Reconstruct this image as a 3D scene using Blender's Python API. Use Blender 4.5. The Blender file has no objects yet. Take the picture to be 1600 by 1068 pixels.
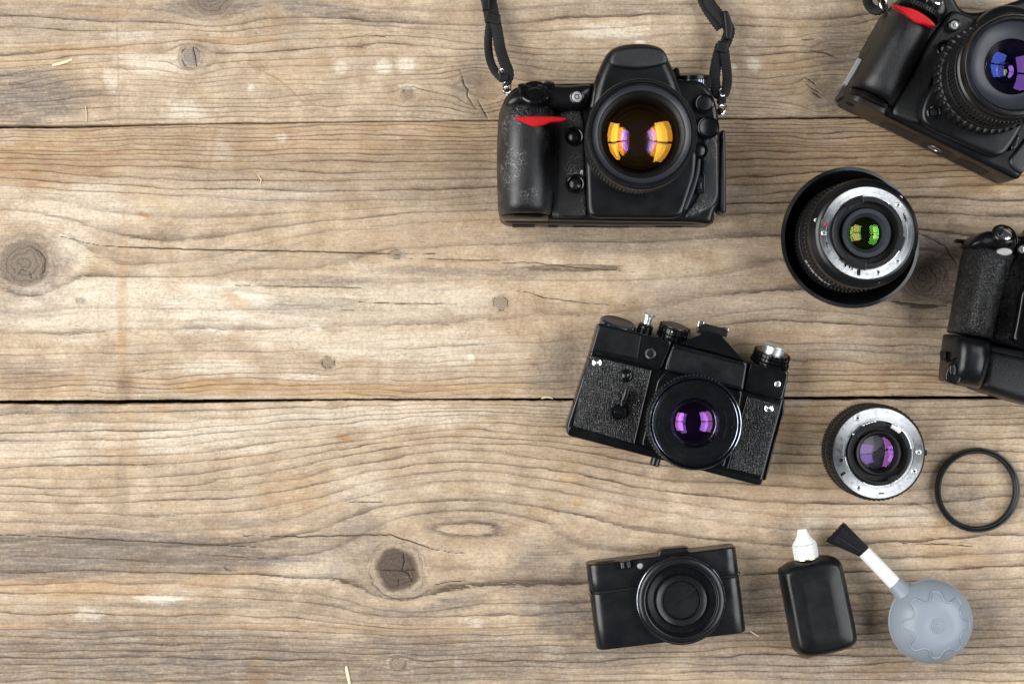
import bpy, math, random
import numpy as np
from mathutils import Matrix, Vector

random.seed(7)
MM = 0.001
S = 0.45          # millimetres on the table per photograph pixel
H = 1200.0        # camera height above the table (mm)
sc = bpy.context.scene
col = sc.collection
R = math.radians

# ------------------------------------------------------------------ camera
cd = bpy.data.cameras.new('camera')
cam = bpy.data.objects.new('camera', cd)
col.objects.link(cam)
cam.location = (0, 0, H * MM)
cd.sensor_width = 36.0
cd.lens = 36.0 * H / (1600 * S)
cd.clip_start = 0.05
cd.clip_end = 20
sc.camera = cam

# ------------------------------------------------------------------ light: room ambience and window panes on both sides
w = bpy.data.worlds.new('World')
sc.world = w
w.use_nodes = True
bg = w.node_tree.nodes['Background']
bg.inputs[0].default_value = (0.80, 0.90, 1.0, 1)
bg.inputs[1].default_value = 0.06


def pane(name, loc, power, sx, sy, colr):
    l = bpy.data.lights.new(name, 'AREA')
    l.shape = 'RECTANGLE'
    l.size, l.size_y = sx, sy
    l.energy = power
    l.color = colr
    o = bpy.data.objects.new(name, l)
    o.location = loc
    zax = Vector(loc).normalized()                      # the pane faces the table
    xax = Vector((0, 1, 0)) - zax * zax.y
    xax.normalize()
    yax = zax.cross(xax)
    o.rotation_euler = Matrix((xax, yax, zax)).transposed().to_euler()
    col.objects.link(o)


pane('window_light', (-1.88, 0.65, 1.65), 68.0, 1.20, 1.90, (1.0, 0.99, 0.97))
pane('window_light', (-1.88, -0.65, 1.65), 63.0, 1.20, 1.90, (1.0, 0.99, 0.97))
pane('window_light', (1.88, 0.65, 1.65), 46.0, 1.20, 1.90, (0.97, 0.985, 1.0))
pane('window_light', (1.88, -0.65, 1.65), 42.0, 1.20, 1.90, (0.97, 0.985, 1.0))

vs = sc.view_settings
vs.view_transform = 'Standard'
vs.look = 'None'
vs.exposure = 0.0
vs.gamma = 1.0
vs.use_curve_mapping = False
try:
    sc.cycles.transparent_max_bounces = 24
    sc.cycles.max_bounces = 10
except Exception:
    pass


# ------------------------------------------------------------------ helpers
def P(px, py, h=0.0):
    k = S * (H - h) / H
    return ((px - 800) * k, (534 - py) * k)


class Zoom:
    """reads measurements taken from an enlarged detail of the photograph: world mm of a spot at height h"""
    def __init__(s, x0, y0, sc_):
        s.x0, s.y0, s.s = x0, y0, sc_

    def __call__(s, X, Y, h=0.0):
        return P(s.x0 + X / s.s, s.y0 + Y / s.s, h)

    def poly(s, pts, h):
        return [s(a, b, h) for a, b in pts]

    def len(s, L, h=0.0):
        return L / s.s * S * (H - h) / H


def area2(p):
    return sum(p[i][0] * p[(i + 1) % len(p)][1] - p[(i + 1) % len(p)][0] * p[i][1] for i in range(len(p)))


def ccw(p):
    return list(p) if area2(p) > 0 else list(p)[::-1]


def rp(pts, r, n=5):
    """round the corners of a polygon"""
    out = []
    N = len(pts)
    for i in range(N):
        a, b, c = Vector(pts[i - 1][:2]), Vector(pts[i][:2]), Vector(pts[(i + 1) % N][:2])
        rr = pts[i][2] if len(pts[i]) > 2 else r
        d1, d2 = (a - b), (c - b)
        k1, k2 = min(rr, d1.length * 0.49), min(rr, d2.length * 0.49)
        p0, p2 = b + d1.normalized() * k1, b + d2.normalized() * k2
        for j in range(n + 1):
            t = j / n
            q = p0 * (1 - t) ** 2 + b * 2 * t * (1 - t) + p2 * t * t
            out.append((q.x, q.y))
    return out


def cr(pts, n=6):
    """closed smooth curve through the points"""
    out = []
    N = len(pts)
    for i in range(N):
        p0, p1, p2, p3 = [np.array(pts[(i + k) % N], float) for k in (-1, 0, 1, 2)]
        for j in range(n):
            t = j / n
            q = 0.5 * (2 * p1 + (p2 - p0) * t + (2 * p0 - 5 * p1 + 4 * p2 - p3) * t * t + (3 * p1 - p0 - 3 * p2 + p3) * t ** 3)
            out.append(tuple(q))
    return out


def co(pts, n=8):
    """open smooth curve through the points (any dimension)"""
    pts = [np.array(p, float) for p in pts]
    out = []
    for i in range(len(pts) - 1):
        p0 = pts[max(i - 1, 0)]; p1 = pts[i]; p2 = pts[i + 1]; p3 = pts[min(i + 2, len(pts) - 1)]
        for j in range(n):
            t = j / n
            out.append(0.5 * (2 * p1 + (p2 - p0) * t + (2 * p0 - 5 * p1 + 4 * p2 - p3) * t * t + (3 * p1 - p0 - 3 * p2 + p3) * t ** 3))
    out.append(pts[-1])
    return out


def offs(pts, d):
    N = len(pts)
    res = []
    for i in range(N):
        a, b, c = pts[i - 1], pts[i], pts[(i + 1) % N]
        e1 = (b[0] - a[0], b[1] - a[1]); e2 = (c[0] - b[0], c[1] - b[1])
        l1 = math.hypot(*e1) or 1e-9; l2 = math.hypot(*e2) or 1e-9
        n1 = (-e1[1] / l1, e1[0] / l1); n2 = (-e2[1] / l2, e2[0] / l2)
        dt = 1 + n1[0] * n2[0] + n1[1] * n2[1]
        k = 1 / max(dt, 0.35)
        res.append((b[0] + (n1[0] + n2[0]) * k * d, b[1] + (n1[1] + n2[1]) * k * d))
    return res


def resample(p, step, n=None):
    p = [np.array(q, float) for q in p]
    seg = [np.linalg.norm(p[(i + 1) % len(p)] - p[i]) for i in range(len(p))]
    tot = sum(seg)
    n = n or int(min(max(tot / step, 24), 360))
    cum = np.concatenate([[0], np.cumsum(seg)])
    P2 = np.array(p + [p[0]])
    t = np.arange(n) * tot / n
    return [(float(np.interp(q, cum, P2[:, 0])), float(np.interp(q, cum, P2[:, 1]))) for q in t]


def frame(o, z, x=None):
    z = Vector(z).normalized()
    x = Vector(x) if x is not None else (Vector((1, 0, 0)) if abs(z.x) < 0.8 else Vector((0, 1, 0)))
    y = z.cross(x).normalized()
    x = y.cross(z).normalized()
    M = Matrix.Identity(4)
    for i in range(3):
        M[i][0], M[i][1], M[i][2], M[i][3] = x[i], y[i], z[i], o[i]
    return M


def circ(c, r, n=32, ry=None, a0=0):
    return [(c[0] + r * math.cos(a0 + 2 * math.pi * i / n), c[1] + (ry or r) * math.sin(a0 + 2 * math.pi * i / n)) for i in range(n)]


def gear_outline(r, n, d, duty=0.5):
    out = []
    for i in range(n):
        a = 2 * math.pi * i / n
        w = 2 * math.pi / n
        for k, rr in ((0.0, r - d), (0.5 - duty / 2 + 0.02, r - d), (0.5 - duty / 2 + 0.10, r), (0.5 + duty / 2 - 0.10, r), (0.5 + duty / 2 - 0.02, r - d)):
            out.append((rr * math.cos(a + w * k), rr * math.sin(a + w * k)))
    return out


class MB:
    def __init__(s):
        s.v = []
        s.f = []

    def add(s, vs_, fs, M=None):
        b = len(s.v)
        if M is not None:
            vs_ = [tuple(M @ Vector(p)) for p in vs_]
        s.v += [tuple(map(float, p)) for p in vs_]
        s.f += [tuple(b + i for i in f) for f in fs]
        return s

    def loft(s, outline, prof, M=None, cap0=False, cap1=True, soft=False):
        o = ccw(outline)
        if soft:
            o = resample(o, 1.0)
        n = len(o)
        vv, ff = [], []
        cache = {}
        if soft:      # creep inwards in small steps, relaxing the outline so corners never fold over
            todo = sorted(set(round(p_[0], 4) for p_ in prof))
            cur, at = [tuple(q) for q in o], 0.0
            for t_ in todo:
                while at < t_ - 1e-6:
                    d = min(0.3, t_ - at)
                    cur = offs(cur, d)
                    if at > 0.25:
                        cur = [((cur[i - 1][0] + cur[(i + 1) % n][0]) * .25 + cur[i][0] * .5, (cur[i - 1][1] + cur[(i + 1) % n][1]) * .25 + cur[i][1] * .5) for i in range(n)]
                    cur = resample(cur, 0, n)
                    at += d
                cache[t_] = cur
        for ins, z in prof:
            q = cache[round(ins, 4)] if soft else (offs(o, ins) if abs(ins) > 1e-9 else o)
            vv += [(a, b, z) for a, b in q]
        for k in range(len(prof) - 1):
            for i in range(n):
                j = (i + 1) % n
                ff.append((k * n + i, k * n + j, (k + 1) * n + j, (k + 1) * n + i))
        if cap1:
            ff.append(tuple((len(prof) - 1) * n + i for i in range(n)))
        if cap0:
            ff.append(tuple(reversed(range(n))))
        return s.add(vv, ff, M)

    def slab(s, outline, z0, z1, r=0.8, rz=None, seg=4, M=None, cap0=False):
        rz = r if rz is None else rz
        prof = [(0, z0)]
        for i in range(seg + 1):
            t = math.pi / 2 * i / seg
            prof.append((r * (1 - math.cos(t)), z1 - rz + rz * math.sin(t)))
        prof.append((r + 0.06, z1 + 0.004))
        return s.loft(outline, prof, M, cap0, soft=r > 0.95)

    def box(s, x0, x1, y0, y1, z0, z1, r=0.3, M=None):
        return s.slab([(x0, y0), (x1, y0), (x1, y1), (x0, y1)], z0, z1, r, seg=2, M=M, cap0=True)

    def lathe(s, prof, n=64, c=(0, 0), M=None, a0=0.0, a1=None, rfun=None):
        vv, ff = [], []
        full = a1 is None
        m = n if full else n + 1
        for k, (r, z) in enumerate(prof):
            for i in range(m):
                a = a0 + (2 * math.pi if full else (a1 - a0)) * i / n
                rr = r if rfun is None else rfun(r, z, a, k)
                vv.append((c[0] + rr * math.cos(a), c[1] + rr * math.sin(a), z))
        for k in range(len(prof) - 1):
            for i in range(n):
                j = (i + 1) % m
                ff.append((k * m + i, (k + 1) * m + i, (k + 1) * m + j, k * m + j))
        return s.add(vv, [f[::-1] for f in ff] if prof[0][1] <= prof[-1][1] else ff, M)

    def disc(s, c, r, z, n=48):
        return s.add([(x, y, z) for x, y in circ(c, r, n)], [tuple(range(n))])

    def dome(s, c, r, z, hgt, n=40, k=8, M=None):
        """spherical cap of rim radius r, rim at z, apex z+hgt"""
        Rr = (r * r + hgt * hgt) / (2 * abs(hgt))
        sg = 1 if hgt > 0 else -1
        vv, ff = [], []
        for j in range(k):
            q = r * (1 - j / k)
            zz = z + sg * (math.sqrt(max(Rr * Rr - q * q, 0)) - (Rr - abs(hgt)))
            vv += [(x, y, zz) for x, y in circ(c, q, n)]
        vv.append((c[0], c[1], z + hgt))
        for j in range(k - 1):
            for i in range(n):
                i2 = (i + 1) % n
                ff.append((j * n + i, j * n + i2, (j + 1) * n + i2, (j + 1) * n + i))
        ff += [((k - 1) * n + i, (k - 1) * n + (i + 1) % n, k * n) for i in range(n)]
        return s.add(vv, ff, M)

    def tube(s, path, ra, rb=None, n=10, rmod=None, caps=True, power=2.0):
        """sweep of an ellipse, ra sideways and rb upwards, along a path"""
        rb = rb or ra
        pts = [Vector(p) for p in path]
        vv, ff = [], []
        L = 0
        for i, p in enumerate(pts):
            if i:
                L += (p - pts[i - 1]).length
            t = (pts[min(i + 1, len(pts) - 1)] - pts[max(i - 1, 0)]).normalized()
            sd = t.cross(Vector((0, 0, 1)))
            sd = sd.normalized() if sd.length > 1e-4 else Vector((1, 0, 0))
            up = sd.cross(t).normalized()
            m = rmod(L, i / (len(pts) - 1)) if rmod else 1.0
            for k in range(n):
                a = 2 * math.pi * k / n
                ca, sa = math.cos(a), math.sin(a)
                e = 2 / power
                q = p + sd * (ra * m * math.copysign(abs(ca) ** e, ca)) + up * (rb * m * math.copysign(abs(sa) ** e, sa))
                vv.append(tuple(q))
        for i in range(len(pts) - 1):
            for k in range(n):
                j = (k + 1) % n
                ff.append((i * n + k, i * n + j, (i + 1) * n + j, (i + 1) * n + k))
        if caps:
            ff.append(tuple(reversed(range(n))))
            ff.append(tuple((len(pts) - 1) * n + k for k in range(n)))
        return s.add(vv, ff)

    def rows(s, rows_, z0, p=2.6, q=2.2, n=28, skew=0.0, under=0.0):
        """bulging surface: rows of (left point, right point, height)"""
        vv, ff = [], []
        m = n + 1
        for (pl, pr, h) in rows_:
            for i in range(m):
                u = 0.5 - 0.5 * math.cos(math.pi * i / n)
                e = abs(2 * u - 1)
                sec = max(0.0, 1 - e ** p) ** (1 / q)
                sec *= 1 - skew * u
                vv.append((pl[0] + (pr[0] - pl[0]) * u, pl[1] + (pr[1] - pl[1]) * u, z0 + (h - z0) * sec))
        for k in range(len(rows_) - 1):
            for i in range(n):
                ff.append((k * m + i, (k + 1) * m + i, (k + 1) * m + i + 1, k * m + i + 1))
        # walls down and ends
        b = len(vv)
        for k in (0, len(rows_) - 1):
            pl, pr, h = rows_[k]
            ff.append(tuple(k * m + i for i in range(m)) if k else tuple(k * m + i for i in reversed(range(m))))
        for side in (0, n):
            base = len(vv)
            for k in range(len(rows_)):
                x, y, z = vv[k * m + side]
                ox, oy, _ = vv[k * m + n - side]
                vv.append((x + (ox - x) * under, y + (oy - y) * under, 1.0))
            for k in range(len(rows_) - 1):
                ff.append((k * m + side, base + k, base + k + 1, (k + 1) * m + side))
        return s.add(vv, ff)

    def build(s, name, mat, parent=None, origin=None, angle=38, kind=None, label=None):
        o_ = origin
        if o_ is None and parent is not None:
            o_ = ORG[parent.name]
        o_ = o_ or (0, 0, 0)
        me = bpy.data.meshes.new(name)
        me.from_pydata([((a - o_[0]) * MM, (b - o_[1]) * MM, (c - o_[2]) * MM) for a, b, c in s.v], [], s.f)
        import bmesh
        bm = bmesh.new(); bm.from_mesh(me)
        bmesh.ops.recalc_face_normals(bm, faces=bm.faces)
        bm.to_mesh(me); bm.free()
        me.polygons.foreach_set('use_smooth', [True] * len(me.polygons))
        me.set_sharp_from_angle(angle=R(angle))
        me.materials.append(mat)
        ob = bpy.data.objects.new(name, me)
        col.objects.link(ob)
        ORG[ob.name] = o_
        if parent is not None:
            ob.parent = parent
        else:
            ob.location = (o_[0] * MM, o_[1] * MM, o_[2] * MM)
        if kind:
            ob['kind'] = kind
        if label:
            ob['label'] = label
        return ob


ORG = {}


def thing(name, label, cat, at, group=None):
    o = bpy.data.objects.new(name, None)
    o.empty_display_size = 0.02
    col.objects.link(o)
    o.location = (at[0] * MM, at[1] * MM, 0)
    ORG[o.name] = (at[0], at[1], 0)
    o['label'] = label
    o['category'] = cat
    if group:
        o['group'] = group
    return o


# ------------------------------------------------------------------ materials
class NT:
    def __init__(s, name):
        s.m = bpy.data.materials.new(name)
        s.m.use_nodes = True
        s.t = s.m.node_tree
        s.t.nodes.clear()
        s.out = s.n('ShaderNodeOutputMaterial')

    def n(s, typ, **kw):
        nd = s.t.nodes.new(typ)
        for k, v in kw.items():
            setattr(nd, k, v)
        return nd

    def set(s, sock, v):
        if v is None:
            return
        if isinstance(v, bpy.types.NodeSocket):
            s.t.links.new(v, sock)
        elif isinstance(v, tuple) and len(v) == 3 and sock.type == 'RGBA':
            sock.default_value = (*v, 1)
        else:
            sock.default_value = v

    def math(s, op, a, b=None, c=None, clamp=False):
        nd = s.n('ShaderNodeMath', operation=op)
        nd.use_clamp = clamp
        s.set(nd.inputs[0], a)
        s.set(nd.inputs[1], b)
        s.set(nd.inputs[2], c)
        return nd.outputs[0]

    def mix(s, f, a, b, mode='MIX'):
        nd = s.n('ShaderNodeMix', data_type='RGBA', blend_type=mode)
        nd.clamp_factor = True
        s.set(nd.inputs[0], f)
        s.set(nd.inputs[6], a)
        s.set(nd.inputs[7], b)
        return nd.outputs[2]

    def mapr(s, v, a, b, c=0.0, d=1.0, smooth=False):
        nd = s.n('ShaderNodeMapRange')
        if smooth:
            nd.interpolation_type = 'SMOOTHSTEP'
        s.set(nd.inputs[0], v)
        for i, q in enumerate((a, b, c, d)):
            nd.inputs[i + 1].default_value = q
        return nd.outputs[0]

    def coord(s, scale=(1, 1, 1), loc=(0, 0, 0), rot=(0, 0, 0)):
        tc = s.n('ShaderNodeTexCoord')
        mp = s.n('ShaderNodeMapping')
        mp.inputs['Scale'].default_value = scale
        mp.inputs['Location'].default_value = loc
        mp.inputs['Rotation'].default_value = rot
        s.t.links.new(tc.outputs['Object'], mp.inputs[0])
        return mp.outputs[0]

    def noise(s, vec, scale=1.0, detail=3.0, rough=0.55, dist=0.0):
        nd = s.n('ShaderNodeTexNoise')
        s.set(nd.inputs['Vector'], vec)
        nd.inputs['Scale'].default_value = scale
        nd.inputs['Detail'].default_value = detail
        nd.inputs['Roughness'].default_value = rough
        nd.inputs['Distortion'].default_value = dist
        return nd.outputs[0]

    def voro(s, vec, scale=1.0, feature='F1'):
        nd = s.n('ShaderNodeTexVoronoi', feature=feature)
        s.set(nd.inputs['Vector'], vec)
        nd.inputs['Scale'].default_value = scale
        return nd.outputs[0]

    def ramp(s, v, stops):
        nd = s.n('ShaderNodeValToRGB')
        cr_ = nd.color_ramp
        while len(cr_.elements) < len(stops):
            cr_.elements.new(0.5)
        for e, (p_, c_) in zip(cr_.elements, stops):
            e.position = p_
            e.color = (*c_, 1) if isinstance(c_, tuple) else (c_, c_, c_, 1)
        s.set(nd.inputs[0], v)
        return nd.outputs[0]

    def attr(s, name):
        nd = s.n('ShaderNodeAttribute', attribute_name=name)
        return nd.outputs['Fac']

    def bump(s, hgt, strength=0.3, dist=0.0003, normal=None):
        nd = s.n('ShaderNodeBump')
        nd.inputs['Strength'].default_value = strength
        nd.inputs['Distance'].default_value = dist
        s.set(nd.inputs['Height'], hgt)
        if normal is not None:
            s.set(nd.inputs['Normal'], normal)
        return nd.outputs[0]

    def bsdf(s, color, rough=0.5, metal=0.0, normal=None, spec=0.5, coat=0.0, sub=0.0):
        b = s.n('ShaderNodeBsdfPrincipled')
        s.set(b.inputs['Base Color'], color)
        s.set(b.inputs['Roughness'], rough)
        s.set(b.inputs['Metallic'], metal)
        b.inputs['Specular IOR Level'].default_value = spec
        b.inputs['Coat Weight'].default_value = coat
        b.inputs['Coat Roughness'].default_value = 0.15
        if sub:
            b.inputs['Subsurface Weight'].default_value = sub
            b.inputs['Subsurface Radius'].default_value = (0.004, 0.004, 0.004)
        s.set(b.inputs['Normal'], normal)
        s.t.links.new(b.outputs[0], s.out.inputs[0])
        return b


def plastic(name, color=(0.0040, 0.0043, 0.0052), rough=0.30, grain=0.5, bump=0.12, dust=0.18, spec=0.33, metal=0.0):
    """moulded plastic: fine grain (mm), uneven gloss, a little dust"""
    t = NT(name)
    v = t.coord((1000, 1000, 1000))
    g = t.noise(v, 1.0 / grain, 2, 0.6)
    big = t.noise(v, 0.07, 3, 0.6)
    ro = t.mapr(big, 0.25, 0.75, rough - 0.07, rough + 0.10)
    d = t.noise(v, 0.9, 4, 0.75)
    dm = t.mapr(d, 0.66, 0.80, 0, dust)
    dm2 = t.mapr(t.noise(v, 2.6, 2, 0.5), 0.72, 0.78, 0, dust)
    c = t.mix(dm, color, tuple(min(1, q * 2.2 + 0.03) for q in color))
    c = t.mix(dm2, c, (0.30, 0.29, 0.27))
    t.bsdf(c, ro, metal, t.bump(g, bump, 0.0002), spec)
    return t.m


def leather(name, size=1.0, strength=0.8, color=(0.0045, 0.0048, 0.0056), rough=0.33, worn=0.0, kind='voro'):
    """pebbled rubber or leatherette; worn adds a pale crackle where hands rubbed it"""
    t = NT(name)
    v = t.coord((1000, 1000, 1000))
    wob = t.n('ShaderNodeVectorMath', operation='ADD')
    nz = t.n('ShaderNodeTexNoise')
    t.set(nz.inputs['Vector'], v)
    nz.inputs['Scale'].default_value = 0.8 / size
    t.t.links.new(v, wob.inputs[0])
    t.t.links.new(nz.outputs['Color'], wob.inputs[1])
    if kind == 'voro':
        vo = t.voro(wob.outputs[0], 1.0 / size, 'DISTANCE_TO_EDGE')
        hgt = t.mapr(vo, 0.0, 0.35, 0, 1, True)
    else:
        hgt = t.noise(v, 1.0 / size, 3, 0.6)
    c = color
    if worn > 0:
        ed = t.voro(wob.outputs[0], 0.50, 'DISTANCE_TO_EDGE')
        crack = t.mapr(ed, 0.03, 0.09, 1, 0)
        ms = t.mapr(t.noise(v, 0.06, 3, 0.6), 0.50, 0.66, 0, worn)
        ms2 = t.mapr(t.noise(v, 0.6, 3, 0.6), 0.38, 0.55, 0, 1)
        c = t.mix(t.math('MULTIPLY', t.math('MULTIPLY', crack, ms), ms2), color, (0.15, 0.15, 0.15))
    sp = t.mapr(t.noise(v, 2.3, 2, 0.5), 0.70, 0.78, 0, 0.25)
    c = t.mix(sp, c, (0.12, 0.12, 0.115))
    ro = t.mapr(t.noise(v, 0.09, 2, 0.5), 0.3, 0.7, rough - 0.06, rough + 0.08)
    t.bsdf(c, ro, 0, t.bump(hgt, strength, 0.0005))
    return t.m


def metal(name, color=(0.72, 0.72, 0.72), rough=0.25, turned=0.0):
    t = NT(name)
    v = t.coord((1000, 1000, 1000))
    ro = t.mapr(t.noise(v, 0.4, 3, 0.6), 0.3, 0.7, max(rough - 0.06, 0.03), rough + 0.1)
    c = t.mix(t.mapr(t.noise(v, 1.2, 3, 0.7), 0.6, 0.85, 0, 0.2), color, tuple(q * 0.7 for q in color))
    b = t.bsdf(c, ro, 1.0, t.bump(t.noise(v, 1.0, 2, 0.5), 0.02, 0.00005))
    if turned:       # lathe-turned: concentric grooves stretch the highlights
        tg = t.n('ShaderNodeTangent', direction_type='RADIAL', axis='Z')
        b.inputs['Anisotropic'].default_value = turned
        b.inputs['Anisotropic Rotation'].default_value = 0.0
        t.t.links.new(tg.outputs[0], b.inputs['Tangent'])
    return t.m


def coated(name, tint, strength=0.12, rough=0.035, trans=0.9):
    """anti-reflection coated glass element: clear, with a tinted mirror image"""
    t = NT(name)
    tr = t.n('ShaderNodeBsdfTransparent')
    tr.inputs[0].default_value = (trans, trans, trans, 1)
    gl = t.n('ShaderNodeBsdfGlossy')
    gl.inputs['Color'].default_value = (*[q * strength for q in tint], 1)
    gl.inputs['Roughness'].default_value = rough
    ad = t.n('ShaderNodeAddShader')
    t.t.links.new(tr.outputs[0], ad.inputs[0])
    t.t.links.new(gl.outputs[0], ad.inputs[1])
    t.t.links.new(ad.outputs[0], t.out.inputs[0])
    return t.m


M_ = {}
M_['black'] = plastic('black_plastic')
M_['matte'] = plastic('matte_black_plastic', (0.0045, 0.0047, 0.0055), 0.44, 0.6, 0.15, 0.2, 0.3)
M_['gloss'] = plastic('gloss_black_paint', (0.0035, 0.0037, 0.0045), 0.20, 0.8, 0.03, 0.35)
M_['satin'] = plastic('satin_black_metal', (0.0050, 0.0053, 0.0064), 0.29, 0.45, 0.06, 0.12, 0.40)
M_['brown'] = plastic('bottom_plate_plastic', (0.016, 0.0135, 0.0115), 0.38, 0.5, 0.1, 0.3)
M_['greyring'] = plastic('dark_grey_anodised', (0.020, 0.0225, 0.029), 0.35, 0.4, 0.04, 0.2)
M_['rubber'] = leather('pebbled_rubber', 0.7, 0.55, rough=0.36, kind='noise')
M_['worn'] = leather('worn_rubber', 0.8, 0.40, rough=0.40, worn=0.95, kind='noise')
M_['coarse'] = leather('coarse_rubber', 1.2, 0.9, rough=0.28)
M_['skin'] = leather('leatherette', 1.5, 0.75, (0.0050, 0.0053, 0.006), 0.33)
M_['knurl'] = plastic('ribbed_rubber', (0.009, 0.0088, 0.0085), 0.45, 0.6, 0.15, 0.3)
M_['hole'] = plastic('deep_black', (0.004, 0.004, 0.0045), 0.6, 0.6, 0.05, 0.0, 0.2)
M_['red'] = plastic('red_plastic', (0.42, 0.010, 0.014), 0.30, 0.5, 0.06, 0.1)
M_['chrome'] = metal('chrome', (0.80, 0.80, 0.80), 0.16)
M_['steel'] = metal('brushed_steel_mount', (0.80, 0.82, 0.84), 0.33)
M_['turned'] = metal('turned_steel_mount', (0.60, 0.62, 0.64), 0.32, 0.85)
M_['dark_chrome'] = metal('dark_chrome', (0.20, 0.23, 0.28), 0.18)
M_['brass'] = metal('gold_contact', (0.75, 0.62, 0.35), 0.25)
M_['web'] = plastic('woven_nylon', (0.006, 0.006, 0.007), 0.7, 0.5, 0.5, 0.1, 0.3)
M_['white'] = plastic('white_plastic', (0.66, 0.67, 0.66), 0.40, 0.8, 0.05, 0.0)
M_['silicone'] = plastic('grey_silicone', (0.200, 0.232, 0.270), 0.38, 0.7, 0.05, 0.05)
M_['bristle'] = plastic('black_bristle', (0.014, 0.014, 0.017), 0.35, 0.5, 0.1, 0.0)
M_['hair'] = plastic('bristle_hair', (0.016, 0.016, 0.019), 0.28, 0.5, 0.1, 0.0)
M_['bottle'] = plastic('black_bottle_plastic', (0.0040, 0.0042, 0.005), 0.33, 1.1, 0.14, 0.12)
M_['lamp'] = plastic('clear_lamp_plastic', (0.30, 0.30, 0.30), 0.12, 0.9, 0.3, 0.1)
M_['blade'] = metal('aperture_blade', (0.30, 0.30, 0.32), 0.35)
COATS = {'orange_coat': ((1.0, 0.42, 0.04), 0.075), 'yellow_coat': ((0.95, 0.66, 0.07), 0.070), 'blue_coat': ((0.12, 0.22, 1.0), 0.070),
         'green_coat': ((0.25, 1.0, 0.12), 0.048), 'violet_coat': ((0.50, 0.22, 1.0), 0.045), 'magenta_coat': ((0.80, 0.25, 0.95), 0.050), 'red_coat': ((1.0, 0.20, 0.16), 0.055)}
M_['clear'] = coated('clear_glass', (0.9, 0.95, 1.0), 0.025, 0.0, 0.94)


# ------------------------------------------------------------------ the table: three weathered planks
def hash2(ix, iy, seed):
    h = (ix.astype(np.int64) * 374761393 + iy.astype(np.int64) * 668265263 + seed * 974634777) & 0xffffffff
    h = ((h ^ (h >> 13)) * 1274126177) & 0xffffffff
    h = h ^ (h >> 16)
    return (h & 0xffff) / 65535.0


def vnoise(x, y, seed=0):
    ix = np.floor(x); iy = np.floor(y)
    fx = x - ix; fy = y - iy
    fx = fx * fx * fx * (fx * (fx * 6 - 15) + 10); fy = fy * fy * fy * (fy * (fy * 6 - 15) + 10)
    a = hash2(ix, iy, seed); b = hash2(ix + 1, iy, seed)
    c = hash2(ix, iy + 1, seed); d = hash2(ix + 1, iy + 1, seed)
    return (a + (b - a) * fx) * (1 - fy) + (c + (d - c) * fx) * fy


def fbm(x, y, octv=4, seed=0):
    r = 0; a = 0.5; tot = 0
    for i in range(octv):
        r = r + a * vnoise(x * 2 ** i, y * 2 ** i, seed + i * 17)
        tot += a; a *= 0.5
    return r / tot


def sstep(a, b, x):
    t = np.clip((x - a) / (b - a), 0, 1)
    return t * t * (3 - 2 * t)


def curve(xn, yn, x):
    """smooth interpolation through nodes"""
    xn = np.array(xn, float); yn = np.array(yn, float)
    m = np.gradient(yn, xn)
    i = np.clip(np.searchsorted(xn, x) - 1, 0, len(xn) - 2)
    h = xn[i + 1] - xn[i]
    t = np.clip((x - xn[i]) / h, 0, 1)
    return ((2 * t ** 3 - 3 * t ** 2 + 1) * yn[i] + (t ** 3 - 2 * t ** 2 + t) * h * m[i] + (-2 * t ** 3 + 3 * t ** 2) * yn[i + 1] + (t ** 3 - t ** 2) * h * m[i + 1])


def edge_noise(x, seed):
    return (fbm(x / 26.0, x * 0 + 0.5, 4, seed) - 0.5) * 2.2 + (vnoise(x / 5.0, x * 0 + .2, seed + 5) - 0.5) * 0.7


def gap1_top(x):
    return curve([-400, 0, 150, 500, 800, 1150, 1400, 2000], [200, 195.0, 194.2, 190, 186.8, 183.2, 180.5, 176], x) + edge_noise(x, 3) * 0.6


def gap1_bot(x):
    g = curve([-400, 0, 130, 230, 480, 800, 1100, 1300, 2000], [6, 5.4, 5.4, 3.2, 2.0, 2.0, 3.2, 4.2, 4.4], x)
    return gap1_top(x) + np.maximum(g + edge_noise(x, 9) * 0.5, 1.0)


def gap2_top(x):
    return curve([-400, 0, 400, 900, 1250, 1600, 2000], [627, 625.2, 623.4, 621.5, 619.3, 618, 616], x) + edge_noise(x, 21) * 0.7


def gap2_bot(x):
    g = curve([-400, 0, 330, 400, 900, 1250, 1600, 2000], [6, 6.0, 6.0, 4.4, 4.2, 5.2, 5.5, 5], x)
    return gap2_top(x) + np.maximum(g + edge_noise(x, 29) * 0.8, 1.8)


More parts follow.
